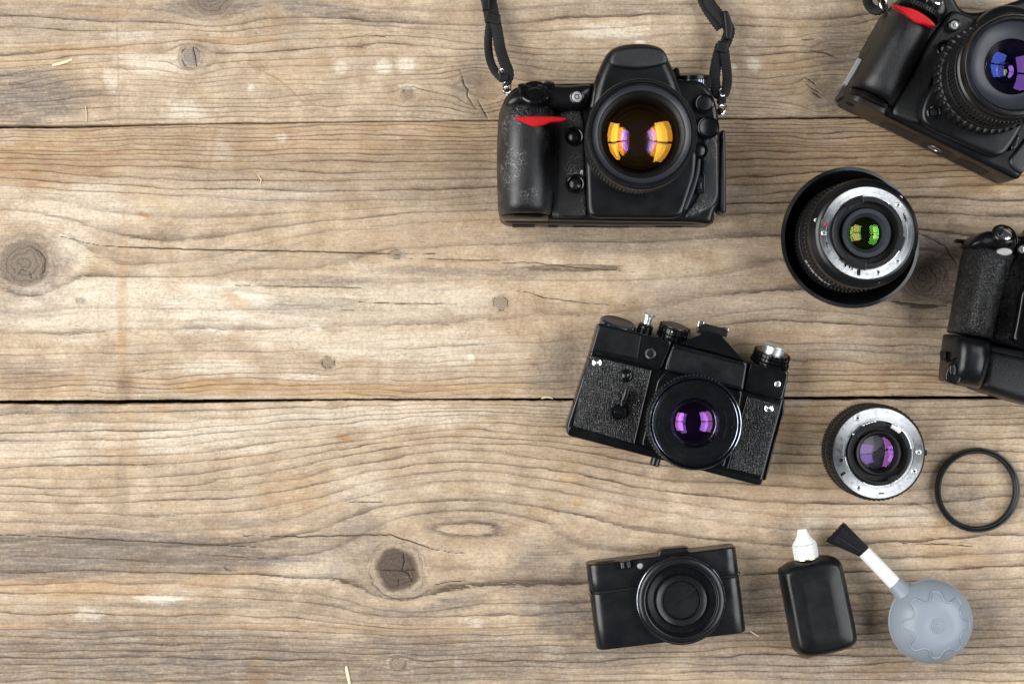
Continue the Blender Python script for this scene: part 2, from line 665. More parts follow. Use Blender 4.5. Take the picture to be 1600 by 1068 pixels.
def polyline(px, py, pts, acc, width, amp=1.0, wob=0.8, taper=True, seed=1):
    """adds a thin wobbly line with the given width (px) to acc"""
    pts = [tuple(map(float, p)) for p in pts]
    tot = sum(math.dist(pts[i], pts[i + 1]) for i in range(len(pts) - 1))
    run = 0
    for i in range(len(pts) - 1):
        (x0, y0), (x1, y1) = pts[i], pts[i + 1]
        L = math.dist(pts[i], pts[i + 1])
        width = max(width, 1.75)
        m = width * 3 + 3
        sel = np.nonzero((px > min(x0, x1) - m) & (px < max(x0, x1) + m) & (py > min(y0, y1) - m) & (py < max(y0, y1) + m))[0]
        if len(sel) == 0:
            run += L
            continue
        X = px[sel]; Y = py[sel]
        X = X + (vnoise(X / 9, Y / 9, seed) - .5) * wob * 2
        Y = Y + (vnoise(X / 9 + 40, Y / 9, seed + 1) - .5) * wob * 2
        t = np.clip(((X - x0) * (x1 - x0) + (Y - y0) * (y1 - y0)) / (L * L), 0, 1)
        d = np.hypot(X - x0 - t * (x1 - x0), Y - y0 - t * (y1 - y0))
        g = (run + t * L) / tot
        wl = width * (np.clip(np.minimum(g, 1 - g) * 5, 0.6, 1) if taper else 1.0)
        v = amp * np.exp(-(d / (wl * 0.62)) ** 2)
        acc[sel] = np.maximum(acc[sel], v)
        run += L


def blob(px, py, acc, cx, cy, rx, ry, amp, seed=0, rough=0.5, rot=0.0, freq=1.0):
    c, s_ = math.cos(rot), math.sin(rot)
    dx, dy = px - cx, py - cy
    u = (dx * c + dy * s_) / rx; v = (-dx * s_ + dy * c) / ry
    sel = np.nonzero(u * u + v * v < 6)[0]
    if len(sel) == 0:
        return
    r = np.sqrt(u[sel] ** 2 + v[sel] ** 2)
    n = fbm(px[sel] / (rx * .35) * freq, py[sel] / (ry * .35) * freq, 4, 300 + seed) - 0.5
    acc[sel] = np.maximum(acc[sel], amp * (1 - sstep(0.45, 1.35, r + n * 2 * rough)))


# hand measurements of the boards: growth-ring guide curves (photo px), ring numbers, knots
XA = [-400, 0, 200, 400, 600, 740, 900, 1100, 1250, 1400, 1600, 2000]
GA = [(-170, -6), ([20, 25, 32, 22, 34, 38, 30, 25, 30, 18, 15, 20], 3), ([85, 88, 72, 64, 60, 72, 80, 76, 76, 58, 48, 60], 6.2),
      ([118, 126, 110, 112, 106, 108, 116, 112, 116, 96, 82, 90], 9.4), ([165, 166, 149, 150, 148, 146, 152, 151, 158, 146, 132, 150], 14), (gap1_top, 18.5)]
XB = [-400, 0, 100, 200, 300, 400, 500, 600, 800, 1000, 1200, 1400, 1600, 2000]
GB = [(gap1_bot, 0), ([245, 243, 243, 242, 244, 244, 244, 242, 240, 238, 232, 232, 230, 230], 7.4), ([320, 306, 310, 312, 318, 322, 320, 318, 312, 300, 292, 286, 280, 280], 12.5),
      ([375, 372, 385, 412, 410, 384, 364, 352, 345, 352, 335, 335, 335, 335], 15), ([440, 448, 446, 445, 447, 450, 446, 424, 402, 396, 385, 390, 392, 390], 16.6),
      ([525, 528, 526, 526, 524, 524, 526, 525, 516, 500, 470, 476, 480, 480], 18.3), ([566, 566, 566, 567, 564, 562, 562, 560, 552, 545, 530, 530, 530, 530], 21.2), (gap2_top, 28.6)]
XC = [-400, 0, 150, 300, 450, 600, 720, 850, 1000, 1200, 1400, 1600, 2000]
GC = [(gap2_bot, 0), ([716, 716, 713, 706, 690, 672, 662, 667, 680, 694, 690, 688, 690], 6), ([760, 760, 762, 757, 735, 705, 692, 700, 722, 742, 740, 735, 735], 9),
      ([786, 785, 786, 781, 764, 736, 722, 734, 760, 782, 785, 776, 776], 11), ([818, 816, 822, 828, 812, 766, 752, 764, 792, 822, 826, 812, 812], 13),
      ([862, 860, 866, 872, 864, 836, 832, 838, 850, 866, 866, 855, 855], 14.7), ([905, 905, 903, 905, 914, 926, 936, 936, 928, 908, 902, 895, 895], 16.4),
      ([945, 945, 945, 948, 956, 965, 970, 970, 964, 945, 940, 935, 935], 19), ([978, 977, 978, 979, 980, 982, 983, 982, 979, 970, 968, 965, 965], 21.4),
      (1068, 29.5), (1240, 44)]
KNOTS = [  # x, y, radius, stretch, look (0 grey checked, 1 dark brown, 2 small pale plug, 3 faint)
    (40, 412, 40, 1.0, 0), (1442, 434, 27, 1.1, 0), (783, 474, 11, 1.0, 2), (513, 566, 8.5, 1.15, 2),
    (620, 889, 35, 1.05, 1), (622, 1036, 9, 1.2, 2), (330, -6, 30, 1.2, 0), (298, 88, 16, 1.0, 4), (638, 148, 9, 1.0, 2),
    (748, 140, 26, 1.0, 3), (1288, 150, 24, 1.0, 3), (620, 397, 7, 1.6, 2), (360, 886, 5, 1.5, 2), (1272, 66, 9, 1.0, 3)]


def make_plank(idx, xn, guides, top, bot, ystep_zones, mat, parent):
    xin = np.arange(-22, 1622.1, 1.58)
    lo = -22 - np.cumsum(np.linspace(3, 24, 26)); hi = 1621 + np.cumsum(np.linspace(3, 24, 26))
    x1 = np.concatenate([lo[::-1], xin, hi])
    tv = ystep_zones
    ty = top(x1) if callable(top) else np.full_like(x1, top)
    by = bot(x1) if callable(bot) else np.full_like(x1, bot)
    nx, ny = len(x1), len(tv)
    PX = np.repeat(x1[None, :], ny, 0)
    PY = ty[None, :] + (by - ty)[None, :] * tv[:, None]
    px = PX.ravel(); py = PY.ravel()
    # knots bend the grain around them (a stream line round a cylinder)
    ye = py.copy()
    xw = px + (fbm(px / 160, py / 60, 3, 7 + idx) - .5) * 60
    rk_all = np.full_like(px, 9.0)
    rims = np.zeros_like(px)
    kn = np.zeros_like(px); kgrey = np.zeros_like(px); halo = np.zeros_like(px)
    for k, (kx, ky, kr, st, look) in enumerate(KNOTS):
        dx = (px - kx) / st; dy = py - ky
        nz = (fbm(px / (kr * .6) + k * 9, py / (kr * .6), 3, 50 + k) - .5) * 0.35
        r = np.hypot(dx, dy) / kr + nz
        Rf = 1.18 if look != 3 else 0.9
        rs = np.maximum(np.hypot(dx / 1.35, dy) / kr, 0.05)
        ye = ye - np.where(r < 14, (py - ky) * np.clip(Rf * Rf / rs ** 2, 0, 0.92) * np.exp(-(rs / 3.2) ** 2), 0)
        near = r < 2.2
        if look in (0, 1, 2, 4):
            kn = np.where(near, np.maximum(kn, 1 - sstep(0.80, 1.05, r)), kn)
            halo = np.where(near, np.maximum(halo, (1 - sstep(1.0, 1.75, r)) * (0.75 if look in (0, 1) else 0.5)), halo)
            rims[:] = np.where(near & (look in (2, 4)), np.maximum(rims, 0.60 * np.exp(-((r - 1.0) / (0.9 / kr + 0.06)) ** 2) * sstep(.38, .6, vnoise(np.arctan2(dy, dx) * 1.3 + k * 7, r * 0 + k, 3))), rims)
            kgrey = np.where(near & (r < 1.2), {0: 0.4, 1: 1.0, 2: 0.0, 4: 0.2}[look], kgrey)
        else:
            halo = np.where(near, np.maximum(halo, (1 - sstep(0.3, 1.9, r)) * 0.7), halo)
        rk_all = np.where((r < 1.9) & (look != 3), np.minimum(rk_all, r), rk_all)
    # ring number from the guide curves
    ywob = ye + (fbm(px / 130 + 31, py / 22, 3, 90 + idx) - .5) * 13 + (fbm(px / 34, py / 9, 2, 190 + idx) - .5) * 2.2
    gy = []; gu = []
    for g, u in guides:
        gy.append(g(px) if callable(g) else (np.full_like(px, g) if np.isscalar(g) else curve(xn, g, px)))
        gu.append(u)
    ring = np.full_like(px, gu[0])
    ring = gu[0] + (ywob - gy[0]) / (gy[1] - gy[0]) * (gu[1] - gu[0])
    for i in range(1, len(gu) - 1):
        t = (ywob - gy[i]) / (gy[i + 1] - gy[i])
        ring = np.where(ywob >= gy[i], gu[i] + t * (gu[i + 1] - gu[i]), ring)
    if idx == 2:   # oval cathedral figure above the big knot
        ov = np.sqrt(((xw - 742) / 122) ** 2 + ((py - 820 - (px - 742) * .05) / 30) ** 2)
        ring = ring + 1.55 * np.exp(-ov ** 2.2)
    if idx == 1:
        for (cx, cy, rx, ry, am) in ((905, 421, 230, 15, -1.0), (480, 452, 110, 13, 1.0), (330, 470, 260, 18, -0.6)):
            ring = ring + am * np.exp(-(((px - cx) / rx) ** 2 + ((py - cy) / ry) ** 2) ** 1.3)
    inside = rk_all < 1.25
    ring = np.where(inside, 100 + rk_all * 4.2 + (fbm(px / 12, py / 12, 3, 5) - .5) * 1.0, ring)

    # ---- strength of the dark ring lines, region by region
    ls = 0.50 + 0.55 * (fbm(px / 190, py / 42, 3, 400 + idx) - 0.35)
    crack = rims.copy(); warm = np.zeros_like(px); pale = np.zeros_like(px); grey = np.zeros_like(px); scr = np.zeros_like(px)
    B = lambda acc, *a, **k: blob(px, py, acc, *a, **k)
    L_ = lambda acc, pts, wd, amp=1.0, **k: polyline(px, py, pts, acc, wd, amp, **k)
    if idx == 0:
        ls += 0.12
        B(grey, 40, 150, 120, 42, .85, seed=1); B(grey, 330, 8, 95, 22, .9, seed=2, rough=.3); B(grey, 520, 18, 130, 14, .75, seed=3, rot=.15)
        B(grey, 60, 30, 180, 40, .35, seed=4); B(grey, 1480, 60, 160, 70, .5, seed=5); B(grey, 1330, 70, 60, 70, .65, seed=6); B(grey, 980, 15, 180, 16, .5, seed=7)
        B(grey, 745, 135, 40, 50, .4, seed=8); B(grey, 1300, 150, 46, 40, .7, seed=9); B(grey, 420, 30, 70, 40, .3, seed=10)
        B(grey, 320, 80, 34, 26, .35, seed=12)
        B(warm, 130, 76, 110, 5, .75, seed=1, rough=.3); B(warm, 375, 63, 78, 5, .8, seed=2, rough=.3); B(warm, 150, 20, 60, 8, .5, seed=3); B(warm, 790, 150, 50, 40, .5, seed=4)
        B(warm, 60, 100, 90, 20, .25, seed=5); B(warm, 430, 40, 24, 50, .28, seed=6); B(warm, 480, 105, 60, 20, .25, seed=7); B(warm, 1240, 110, 80, 40, .25, seed=9)
        for (bx, by_, br) in ((532, 105, 12), (600, 105, 14), (634, 100, 16), (1177, 101, 12), (1145, 106, 7), (1000, 70, 9)):
            B(pale, bx, by_, br, br * .85, .8, seed=int(bx), rough=.18)
        for (bx, by_, rx, ry) in ((175, 125, 14, 22), (290, 170, 30, 18), (392, 138, 6, 8), (200, 55, 40, 9), (640, 135, 16, 5), (240, 100, 60, 20), (950, 50, 60, 16)):
            B(pale, bx, by_, rx, ry, .55, seed=int(bx))
        L_(crack, [(718, 108), (724, 128), (732, 140), (729, 152), (738, 160), (744, 170)], 1.6, .9, wob=2); L_(crack, [(748, 158), (756, 172), (763, 186)], 1.3, .9)
        L_(crack, [(301, 72), (304, 86), (307, 103)], 1.5, .9); L_(crack, [(284, 106), (320, 103), (345, 100), (373, 96)], 1.6, .5)
        for q in ([(1256, 119), (1277, 134)], [(1259, 131), (1282, 147)], [(1268, 143), (1284, 153)], [(1252, 62), (1275, 62)], [(1262, 78), (1292, 84), (1310, 92)]):
            L_(crack, q, 1.3, .8)
        L_(crack, [(570, 54), (610, 58)], 1.3, .7); L_(crack, [(0, 119), (30, 112), (70, 104)], 1.6, .6); L_(crack, [(10, 82), (90, 76), (180, 74)], 1.2, .5)
        L_(scr, [(386, 99), (404, 107), (436, 125), (458, 143), (475, 161)], 2.2, .9); L_(scr, [(183, 0), (184, 60), (185, 130), (186, 200)], 2.0, .6, taper=False)
        L_(scr, [(341, 176), (337, 200)], 3.5, .5); L_(scr, [(45, 28), (80, 25), (120, 15), (180, 14)], 4, .5, wob=4)
    if idx == 1:
        ls += 0.42 * (1 - sstep(270, 350, py)) + 0.18 * sstep(545, 590, py) + 0.32 * sstep(1080, 1250, px) - 0.10 * sstep(350, 430, py) * (1 - sstep(540, 580, py)) * (1 - sstep(900, 1150, px))
        B(grey, 40, 420, 70, 62, .55, seed=20); B(grey, 1450, 430, 85, 70, .95, seed=21); B(grey, 1540, 440, 120, 60, .8, seed=22)
        B(grey, 880, 565, 55, 50, .6, seed=23); B(grey, 960, 375, 200, 26, .45, seed=24); B(grey, 640, 422, 60, 7, .6, seed=25, rough=.3); B(grey, 800, 425, 130, 9, .5, seed=26)
        B(grey, 500, 440, 90, 10, .55, seed=27); B(grey, 490, 480, 100, 14, .35, seed=28); B(grey, 270, 365, 30, 14, .4, seed=29); B(grey, 410, 280, 120, 30, .3, seed=30)
        B(grey, 40, 590, 60, 28, .45, seed=31); B(grey, 190, 240, 300, 50, .22, seed=32); B(grey, 1300, 230, 380, 40, .38, seed=33); B(grey, 1180, 480, 200, 60, .35, seed=34); B(grey, 1350, 560, 160, 40, .35, seed=35)
        B(grey, 700, 290, 160, 36, .3, seed=36); B(grey, 125, 470, 10, 6, .6, seed=37); B(grey, 40, 490, 60, 14, .35, seed=38); B(grey, 420, 395, 60, 6, .45, seed=39, rot=-.3)
        B(warm, 520, 235, 620, 60, .45, seed=60); B(grey, 620, 270, 520, 50, .32, seed=61); B(warm, 60, 250, 200, 40, .75, seed=20); B(warm, 350, 603, 130, 14, .75, seed=21); B(warm, 600, 608, 280, 11, .75, seed=22); B(warm, 60, 600, 90, 20, .55, seed=23)
        B(warm, 260, 285, 90, 40, .4, seed=24); B(warm, 1350, 245, 340, 60, .75, seed=25); B(warm, 700, 250, 160, 30, .35, seed=26); B(warm, 370, 470, 30, 12, .55, seed=27, rot=.5)
        B(warm, 1330, 590, 200, 26, .55, seed=28); B(warm, 660, 370, 260, 60, .16, seed=29); B(warm, 225, 336, 14, 5, .7, seed=30, rot=.3); B(warm, 860, 500, 120, 70, .18, seed=31); B(warm, 1200, 560, 90, 50, .4, seed=32)
        B(warm, 192, 500, 9, 150, .5, seed=33, freq=2); B(warm, 196, 600, 14, 34, .7, seed=34); B(grey, 196, 605, 12, 30, .6, seed=64); B(warm, 186, 240, 12, 60, .5, seed=35)
        for (bx, by_, rx, ry, am) in ((150, 480, 170, 50, .55), (350, 480, 110, 40, .8), (450, 500, 80, 50, .5), (560, 470, 150, 60, .35), (640, 540, 200, 30, .45), (250, 300, 220, 30, .4), (120, 330, 140, 26, .45), (720, 465, 60, 30, .4), (345, 235, 24, 18, .6), (110, 385, 30, 40, .5), (340, 575, 60, 14, .6), (470, 590, 40, 6, .5), (1080, 300, 80, 20, .3)):
            B(pale, bx, by_, rx, ry, am, seed=int(bx))
        for (bx, by_, br) in ((491, 508, 8), (497, 513, 8), (735, 558, 8), (440, 215, 10)):
            B(pale, bx, by_, br, br * .8, 1.0, seed=int(bx), rough=.2)
        L_(crack, [(95, 369), (112, 373), (132, 379), (155, 383), (190, 386), (320, 390), (500, 393), (600, 396), (622, 397), (680, 396)], 2.0, 0.9, wob=.5)
        L_(crack, [(640, 404), (720, 406), (790, 407)], 1.8, .75); L_(crack, [(762, 411), (830, 410), (870, 414), (905, 419), (1000, 424)], 1.8, .75)
        L_(crack, [(368, 446), (470, 448), (590, 450)], 1.3, .8); L_(crack, [(560, 472), (640, 474), (720, 475)], 1.3, .8); L_(crack, [(420, 475), (500, 478)], 1.0, .6)
        L_(crack, [(806, 453), (825, 456), (850, 465), (905, 472), (980, 478)], 1.7, .75); L_(crack, [(530, 484), (562, 486)], 1.8, .7); L_(crack, [(128, 429), (190, 428)], 1.0, .5)
        L_(crack, [(1380, 470), (1440, 476), (1480, 477)], 2.0, .8); L_(crack, [(1430, 362), (1475, 384), (1495, 410)], 1.6, .8)
        L_(crack, [(49, 385), (62, 392), (71, 405), (70, 420), (64, 436)], 1.8, .9); L_(crack, [(28, 430), (34, 420), (44, 424)], 1.4, .7); L_(crack, [(46, 424), (50, 437)], 1.2, .7)
        for q in ([(818, 414), (806, 480), (805, 505), (811, 525), (818, 490), (819, 450)], [(834, 493), (846, 530), (861, 576)], [(832, 450), (840, 490)], [(154, 466), (153, 500), (156, 530)]):
            L_(scr, q, 1.5, .65, wob=1.5)
        L_(scr, [(338, 195), (331, 240), (322, 285)], 5.0, .6); L_(scr, [(385, 268), (402, 274), (408, 286)], 2.2, .7); L_(scr, [(440, 390), (435, 470)], 10, .18, wob=3)
    if idx == 2:
        ls += 0.20 + 0.28 * sstep(965, 1000, py) + 0.1 * sstep(1000, 1200, px)
        B(grey, 170, 862, 330, 32, .95, seed=40); B(grey, 60, 890, 170, 18, .9, seed=41); B(grey, 370, 880, 150, 16, .75, seed=42, rot=-.12); B(grey, 250, 1030, 420, 60, .75, seed=43)
        B(grey, 700, 1030, 360, 50, .70, seed=44); B(grey, 850, 900, 60, 60, .65, seed=45, rot=.6); B(grey, 880, 960, 60, 40, .8, seed=46); B(grey, 690, 950, 90, 16, .6, seed=47, rot=-.3)
        B(grey, 560, 850, 60, 60, .45, seed=48); B(grey, 760, 800, 70, 24, .35, seed=49); B(grey, 690, 800, 50, 24, .3, seed=50); B(grey, 120, 640, 50, 16, .5, seed=51)
        B(grey, 470, 940, 110, 30, .35, seed=52); B(grey, 1150, 960, 200, 70, .55, seed=53); B(grey, 1480, 980, 200, 80, .60, seed=54); B(grey, 1510, 790, 34, 46, .45, seed=55, rough=.3)
        B(grey, 1240, 830, 30, 24, .5, seed=56); B(grey, 1300, 1040, 320, 30, .6, seed=57); B(grey, 30, 640, 30, 8, .6, seed=58); B(grey, 250, 815, 300, 10, .4, seed=59); B(grey, 330, 945, 260, 8, .5, seed=60)
        B(grey, 190, 780, 12, 110, .3, seed=62); B(grey, 620, 958, 60, 14, .6, seed=63)
        B(warm, 110, 915, 150, 20, .55, seed=40); B(warm, 300, 900, 110, 20, .3, seed=41); B(warm, 400, 1048, 20, 30, .85, seed=42); B(warm, 538, 683, 13, 6, 1.0, seed=43, rot=.3); B(warm, 195, 690, 30, 60, .4, seed=44)
        B(warm, 470, 770, 70, 30, .35, seed=45); B(warm, 1260, 770, 140, 50, .35, seed=46); B(warm, 1200, 660, 200, 30, .45, seed=47); B(warm, 1480, 880, 70, 60, .4, seed=48); B(warm, 900, 690, 120, 40, .25, seed=49)
        B(warm, 60, 1020, 40, 40, .35, seed=50); B(warm, 903, 783, 8, 9, .8, seed=51); B(warm, 1245, 1010, 100, 6, .7, seed=52); B(warm, 890, 750, 16, 14, .5, seed=53); B(warm, 1360, 1045, 50, 14, .5, seed=54); B(warm, 255, 640, 20, 6, .6, seed=55)
        L_(warm, [(0, 977), (200, 979), (450, 980), (800, 982), (890, 981)], 4.0, .9, taper=False, wob=1.2); L_(pale, [(795, 981), (840, 982), (885, 982)], 4, .9); L_(warm, [(900, 974), (985, 968)], 2.5, .8)
        L_(warm, [(1190, 966), (1300, 985), (1390, 987)], 2.5, .7); L_(warm, [(185, 728), (165, 735), (130, 733), (100, 728)], 3, .6, wob=4)
        for (bx, by_, rx, ry, am) in ((300, 680, 180, 30, .5), (560, 650, 200, 20, .4), (250, 935, 40, 8, .9), (140, 958, 22, 12, .9), (200, 998, 30, 6, .8), (480, 890, 60, 30, .35), (560, 760, 60, 30, .35), (1330, 800, 120, 30, .35), (1420, 900, 90, 30, .35), (745, 975, 10, 10, .6), (1320, 1035, 40, 10, .6), (716, 1035, 10, 10, .6), (1460, 980, 26, 14, .5), (60, 700, 90, 30, .3), (870, 1018, 18, 10, .5)):
            B(pale, bx, by_, rx, ry, am, seed=int(bx))
        L_(crack, [(0, 835), (60, 837), (160, 842), (330, 851), (400, 854)], 1.7, .9); L_(crack, [(380, 837), (480, 838), (560, 836), (610, 835), (640, 845), (680, 858), (730, 865)], 1.8, .9); L_(crack, [(310, 866), (440, 873)], 1.2, .7)
        L_(crack, [(540, 783), (605, 785)], 1.3, .8); L_(crack, [(675, 914), (700, 909), (730, 906)], 1.4, .8); L_(crack, [(1408, 848), (1480, 850), (1530, 854)], 1.7, .8); L_(crack, [(1386, 793), (1410, 790), (1428, 786), (1440, 790), (1456, 796)], 1.8, .6)
        L_(crack, [(578, 895), (582, 912), (600, 930), (625, 938), (650, 934), (672, 920)], 1.6, .7); L_(crack, [(590, 868), (612, 858), (640, 858)], 1.2, .5)
        L_(crack, [(629, 862), (632, 878), (628, 890), (638, 897), (644, 908)], 1.5, 1.0); L_(crack, [(593, 890), (628, 892), (652, 889)], 1.3, .9); L_(crack, [(622, 905), (622, 918)], 1.2, .8)
        for yy in (992, 1003, 1021, 1043, 1059):
            L_(crack, [(0, yy), (300, yy + 3), (620, yy + 4), (900, yy + 2)], 1.2, .45, wob=2.5)
        L_(scr, [(165, 1005), (300, 940), (400, 870), (470, 810), (505, 790)], 2.0, .4); L_(scr, [(560, 745), (640, 700), (770, 660)], 6.0, .3, wob=4); L_(scr, [(430, 790), (490, 730), (530, 715)], 2, .35); L_(scr, [(380, 800), (440, 750)], 2, .3)
    # board edges gather dirt; streaky break-up of every mask along the grain
    fib = fbm(px / 46, py / 2.6, 3, 600 + idx)
    fib2 = fbm(px / 9, py / 5, 3, 640 + idx)
    for m in (warm, grey, pale):
        m *= 0.45 + 1.05 * fib * (0.55 + 0.9 * fib2)
        np.clip(m, 0, 1, out=m)
    halo *= 0.5 + 0.8 * fib2
    grey = np.maximum(grey, halo * 0.55)
    dedge = np.minimum(py - (np.repeat(ty[None], ny, 0)).ravel(), (np.repeat(by[None], ny, 0)).ravel() - py)
    f0 = fract = ring - np.floor(ring)
    groove = np.clip(f0 ** 7, 0, 1) * np.clip(ls, 0, 1.2)
    z = -0.10 * groove - 1.3 * np.clip(crack, 0, 1) - 0.5 * (1 - sstep(0, 3.0, dedge)) ** 2 - 0.10 * scr
    z += (fbm(px / 220, py / 120, 3, 800 + idx) - .5) * 0.35 + (fbm(px / 14, py / 3, 3, 820 + idx) - .5) * 0.16
    z -= 0.22 * kn * (0.5 + fbm(px / 6, py / 6, 2, 77))
    z = np.minimum(z, 0.0) * 1.0
    X = (px - 800) * S * MM; Y = (534 - py) * S * MM; Z = z * MM
    V = np.stack([X, Y, Z], 1)
    # skirt: board thickness
    def ringidx():
        a = np.arange(nx); b_ = np.arange(1, ny) * nx + nx - 1
        c = (ny - 1) * nx + np.arange(nx - 2, -1, -1); d = np.arange(ny - 2, 0, -1) * nx
        return np.concatenate([a, b_, c, d])
    ri = ringidx()
    Vs = V[ri].copy(); Vs[:, 2] = -0.020
    nb = len(V)
    V = np.concatenate([V, Vs])
    j, i = np.meshgrid(np.arange(ny - 1), np.arange(nx - 1), indexing='ij')
    a = (j * nx + i).ravel()
    F = np.stack([a, a + nx, a + nx + 1, a + 1], 1)
    k = np.arange(len(ri)); k2 = (k + 1) % len(ri)
    F = np.concatenate([F, np.stack([ri[k], ri[k2], nb + k2, nb + k], 1)])
    me = bpy.data.meshes.new('plank')
    me.vertices.add(len(V)); me.vertices.foreach_set('co', V.ravel().astype(np.float32))
    me.loops.add(F.size); me.loops.foreach_set('vertex_index', F.ravel().astype(np.int32))
    me.polygons.add(len(F)); me.polygons.foreach_set('loop_start', np.arange(0, F.size, 4, dtype=np.int32))
    me.update(calc_edges=True)
    me.polygons.foreach_set('use_smooth', np.ones(len(F), bool))
    for nm, arr in (('ring', ring), ('lines', np.clip(ls, 0, 1.3)), ('crack', crack), ('warm', warm), ('pale', pale), ('grey', grey), ('scratch', scr), ('knot', kn), ('knotdark', kgrey)):
        at = me.attributes.new(nm, 'FLOAT', 'POINT')
        at.data.foreach_set('value', np.concatenate([arr, arr[ri]]).astype(np.float32))
    me.materials.append(mat)
    o = bpy.data.objects.new('plank', me)
    col.objects.link(o)
    o.parent = parent
    return o


def wood_material():
    t = NT('weathered_pine')
    co_ = t.coord((1000, 1000, 1000))                       # mm
    fibre = t.noise(t.coord((55, 1500, 1000)), 1.0, 5, 0.65)   # long streaks
    fibre2 = t.noise(t.coord((260, 2600, 1000)), 1.0, 4, 0.7)
    blotch = t.noise(co_, 0.055, 5, 0.62)
    blotch2 = t.noise(t.coord((22, 60, 60), (3, 5, 1)), 1.0, 5, 0.65)
    mott = t.noise(co_, 0.42, 5, 0.72)
    spk = t.noise(co_, 1.15, 3, 0.6)
    ring = t.attr('ring')
    wob = t.math('MULTIPLY', t.math('SUBTRACT', t.noise(t.coord((120, 700, 1)), 1.0, 4, 0.65), 0.5), 0.30)
    rg = t.math('ADD', ring, wob)
    fr = t.math('FRACT', rg)
    line = t.ramp(fr, [(0.0, 0.55), (0.045, 0.16), (0.14, 0.02), (0.50, 0.05), (0.78, 0.26), (0.91, 0.68), (0.965, 1.0), (1.0, 0.9)])
    wn = t.n('ShaderNodeTexWhiteNoise', noise_dimensions='1D')
    t.set(wn.inputs['W'], t.math('FLOOR', rg))
    rs = t.mapr(wn.outputs['Value'], 0, 1, 0.5, 1.35)
    along = t.mapr(t.noise(t.coord((14, 120, 1), (9, 2, 0)), 1.0, 4, 0.6), 0.28, 0.62, 0.35, 1.25)
    fine = t.mapr(fibre2, 0.3, 0.65, 0.55, 1.15)
    ln = t.math('MULTIPLY', t.math('MULTIPLY', line, rs), t.math('MULTIPLY', along, fine))
    ln = t.math('MULTIPLY', ln, t.attr('lines'), clamp=True)
    # base tone
    base = t.mix(t.mapr(blotch, 0.36, 0.66), (0.330, 0.233, 0.137), (0.588, 0.464, 0.326))
    base = t.mix(t.mapr(blotch2, 0.40, 0.68, 0, 0.55), base, (0.40, 0.342, 0.275))
    base = t.mix(t.mapr(fibre, 0.36, 0.68, 0.0, 0.60), base, (0.25, 0.170, 0.100))
    base = t.mix(t.mapr(fibre2, 0.50, 0.75, 0.0, 0.30), base, (0.67, 0.58, 0.455))
    base = t.mix(t.mapr(mott, 0.50, 0.72, 0.0, 0.55), base, (0.20, 0.140, 0.090))
    base = t.mix(t.mapr(mott, 0.30, 0.45, 0.32, 0.0), base, (0.69, 0.605, 0.485))
    pl = t.math('MULTIPLY', t.attr('pale'), t.mapr(mott, 0.3, 0.62, 1.25, 0.55), clamp=True)
    base = t.mix(pl, base, (0.69, 0.622, 0.515))
    wm = t.math('MULTIPLY', t.attr('warm'), t.mapr(fibre, 0.3, 0.65, 0.6, 1.25), clamp=True)
    ochre = t.mix(t.mapr(t.noise(t.coord((60, 200, 60), (2, 7, 0)), 1.0, 3, .6), 0.40, 0.60), (0.40, 0.265, 0.115), (0.30, 0.150, 0.058))
    base = t.mix(t.math('MULTIPLY', wm, 0.85), base, ochre)
    gmod = t.math('ADD', t.math('MULTIPLY', mott, 0.35), t.math('MULTIPLY', t.noise(t.coord((70, 900, 100), (1, 1, 1)), 1.0, 5, 0.7), 0.65))
    gm = t.math('MULTIPLY', t.attr('grey'), t.mapr(gmod, 0.36, 0.60, 0.45, 1.35), clamp=True)
    gcol = t.mix(t.mapr(blotch2, 0.42, 0.6), (0.120, 0.095, 0.078), (0.118, 0.106, 0.098))
    base = t.mix(t.math('MULTIPLY', gm, 0.88), base, gcol)
    tick = t.math('MULTIPLY', t.mapr(t.noise(t.coord((230, 1700, 200), (5, 1, 3)), 1.0, 3, 0.6), 0.56, 0.68), t.mapr(t.noise(t.coord((30, 45, 30), (8, 3, 2)), 1.0, 4, 0.65), 0.42, 0.62, 0.05, 0.75))
    base = t.mix(tick, base, (0.115, 0.080, 0.055))
    scuff = t.math('MULTIPLY', t.mapr(t.noise(t.coord((420, 520, 400), (1, 9, 2)), 1.0, 4, 0.7), 0.54, 0.66), t.mapr(t.noise(t.coord((24, 30, 30), (1, 3, 7)), 1.0, 4, 0.65), 0.46, 0.66, 0.0, 0.6))
    base = t.mix(scuff, base, (0.17, 0.125, 0.085))
    hair_ = t.math('MULTIPLY', t.mapr(t.noise(t.coord((26, 2300, 100), (7, 2, 5)), 1.0, 2, 0.5), 0.58, 0.68), t.mapr(t.noise(t.coord((60, 300, 60), (1, 6, 2)), 1.0, 3, 0.6), 0.40, 0.62, 0.05, 0.48))
    base = t.mix(hair_, base, (0.12, 0.080, 0.052))
    rg2 = t.math('FRACT', t.math('MULTIPLY', rg, 2.37))
    ln2 = t.math('MULTIPLY', t.math('MULTIPLY', t.ramp(rg2, [(0.0, 0.3), (0.06, 0.05), (0.7, 0.08), (0.93, 0.8), (1.0, 0.6)]), t.mapr(t.noise(t.coord((18, 90, 1), (4, 8, 0)), 1.0, 4, 0.6), 0.42, 0.66, 0.0, 0.75)), t.attr('lines'), clamp=True)
    base = t.mix(ln2, base, (0.125, 0.085, 0.058))
    lc = t.mix(t.attr('warm'), (0.060, 0.038, 0.025), (0.095, 0.040, 0.014))
    c = t.mix(t.math('MULTIPLY', ln, 0.95), base, lc)
    # knots
    kc = t.ramp(t.attr('knotdark'), [(0.0, (0.24, 0.185, 0.130)), (0.2, (0.20, 0.178, 0.160)), (0.4, (0.105, 0.080, 0.062)), (1.0, (0.042, 0.025, 0.018))])
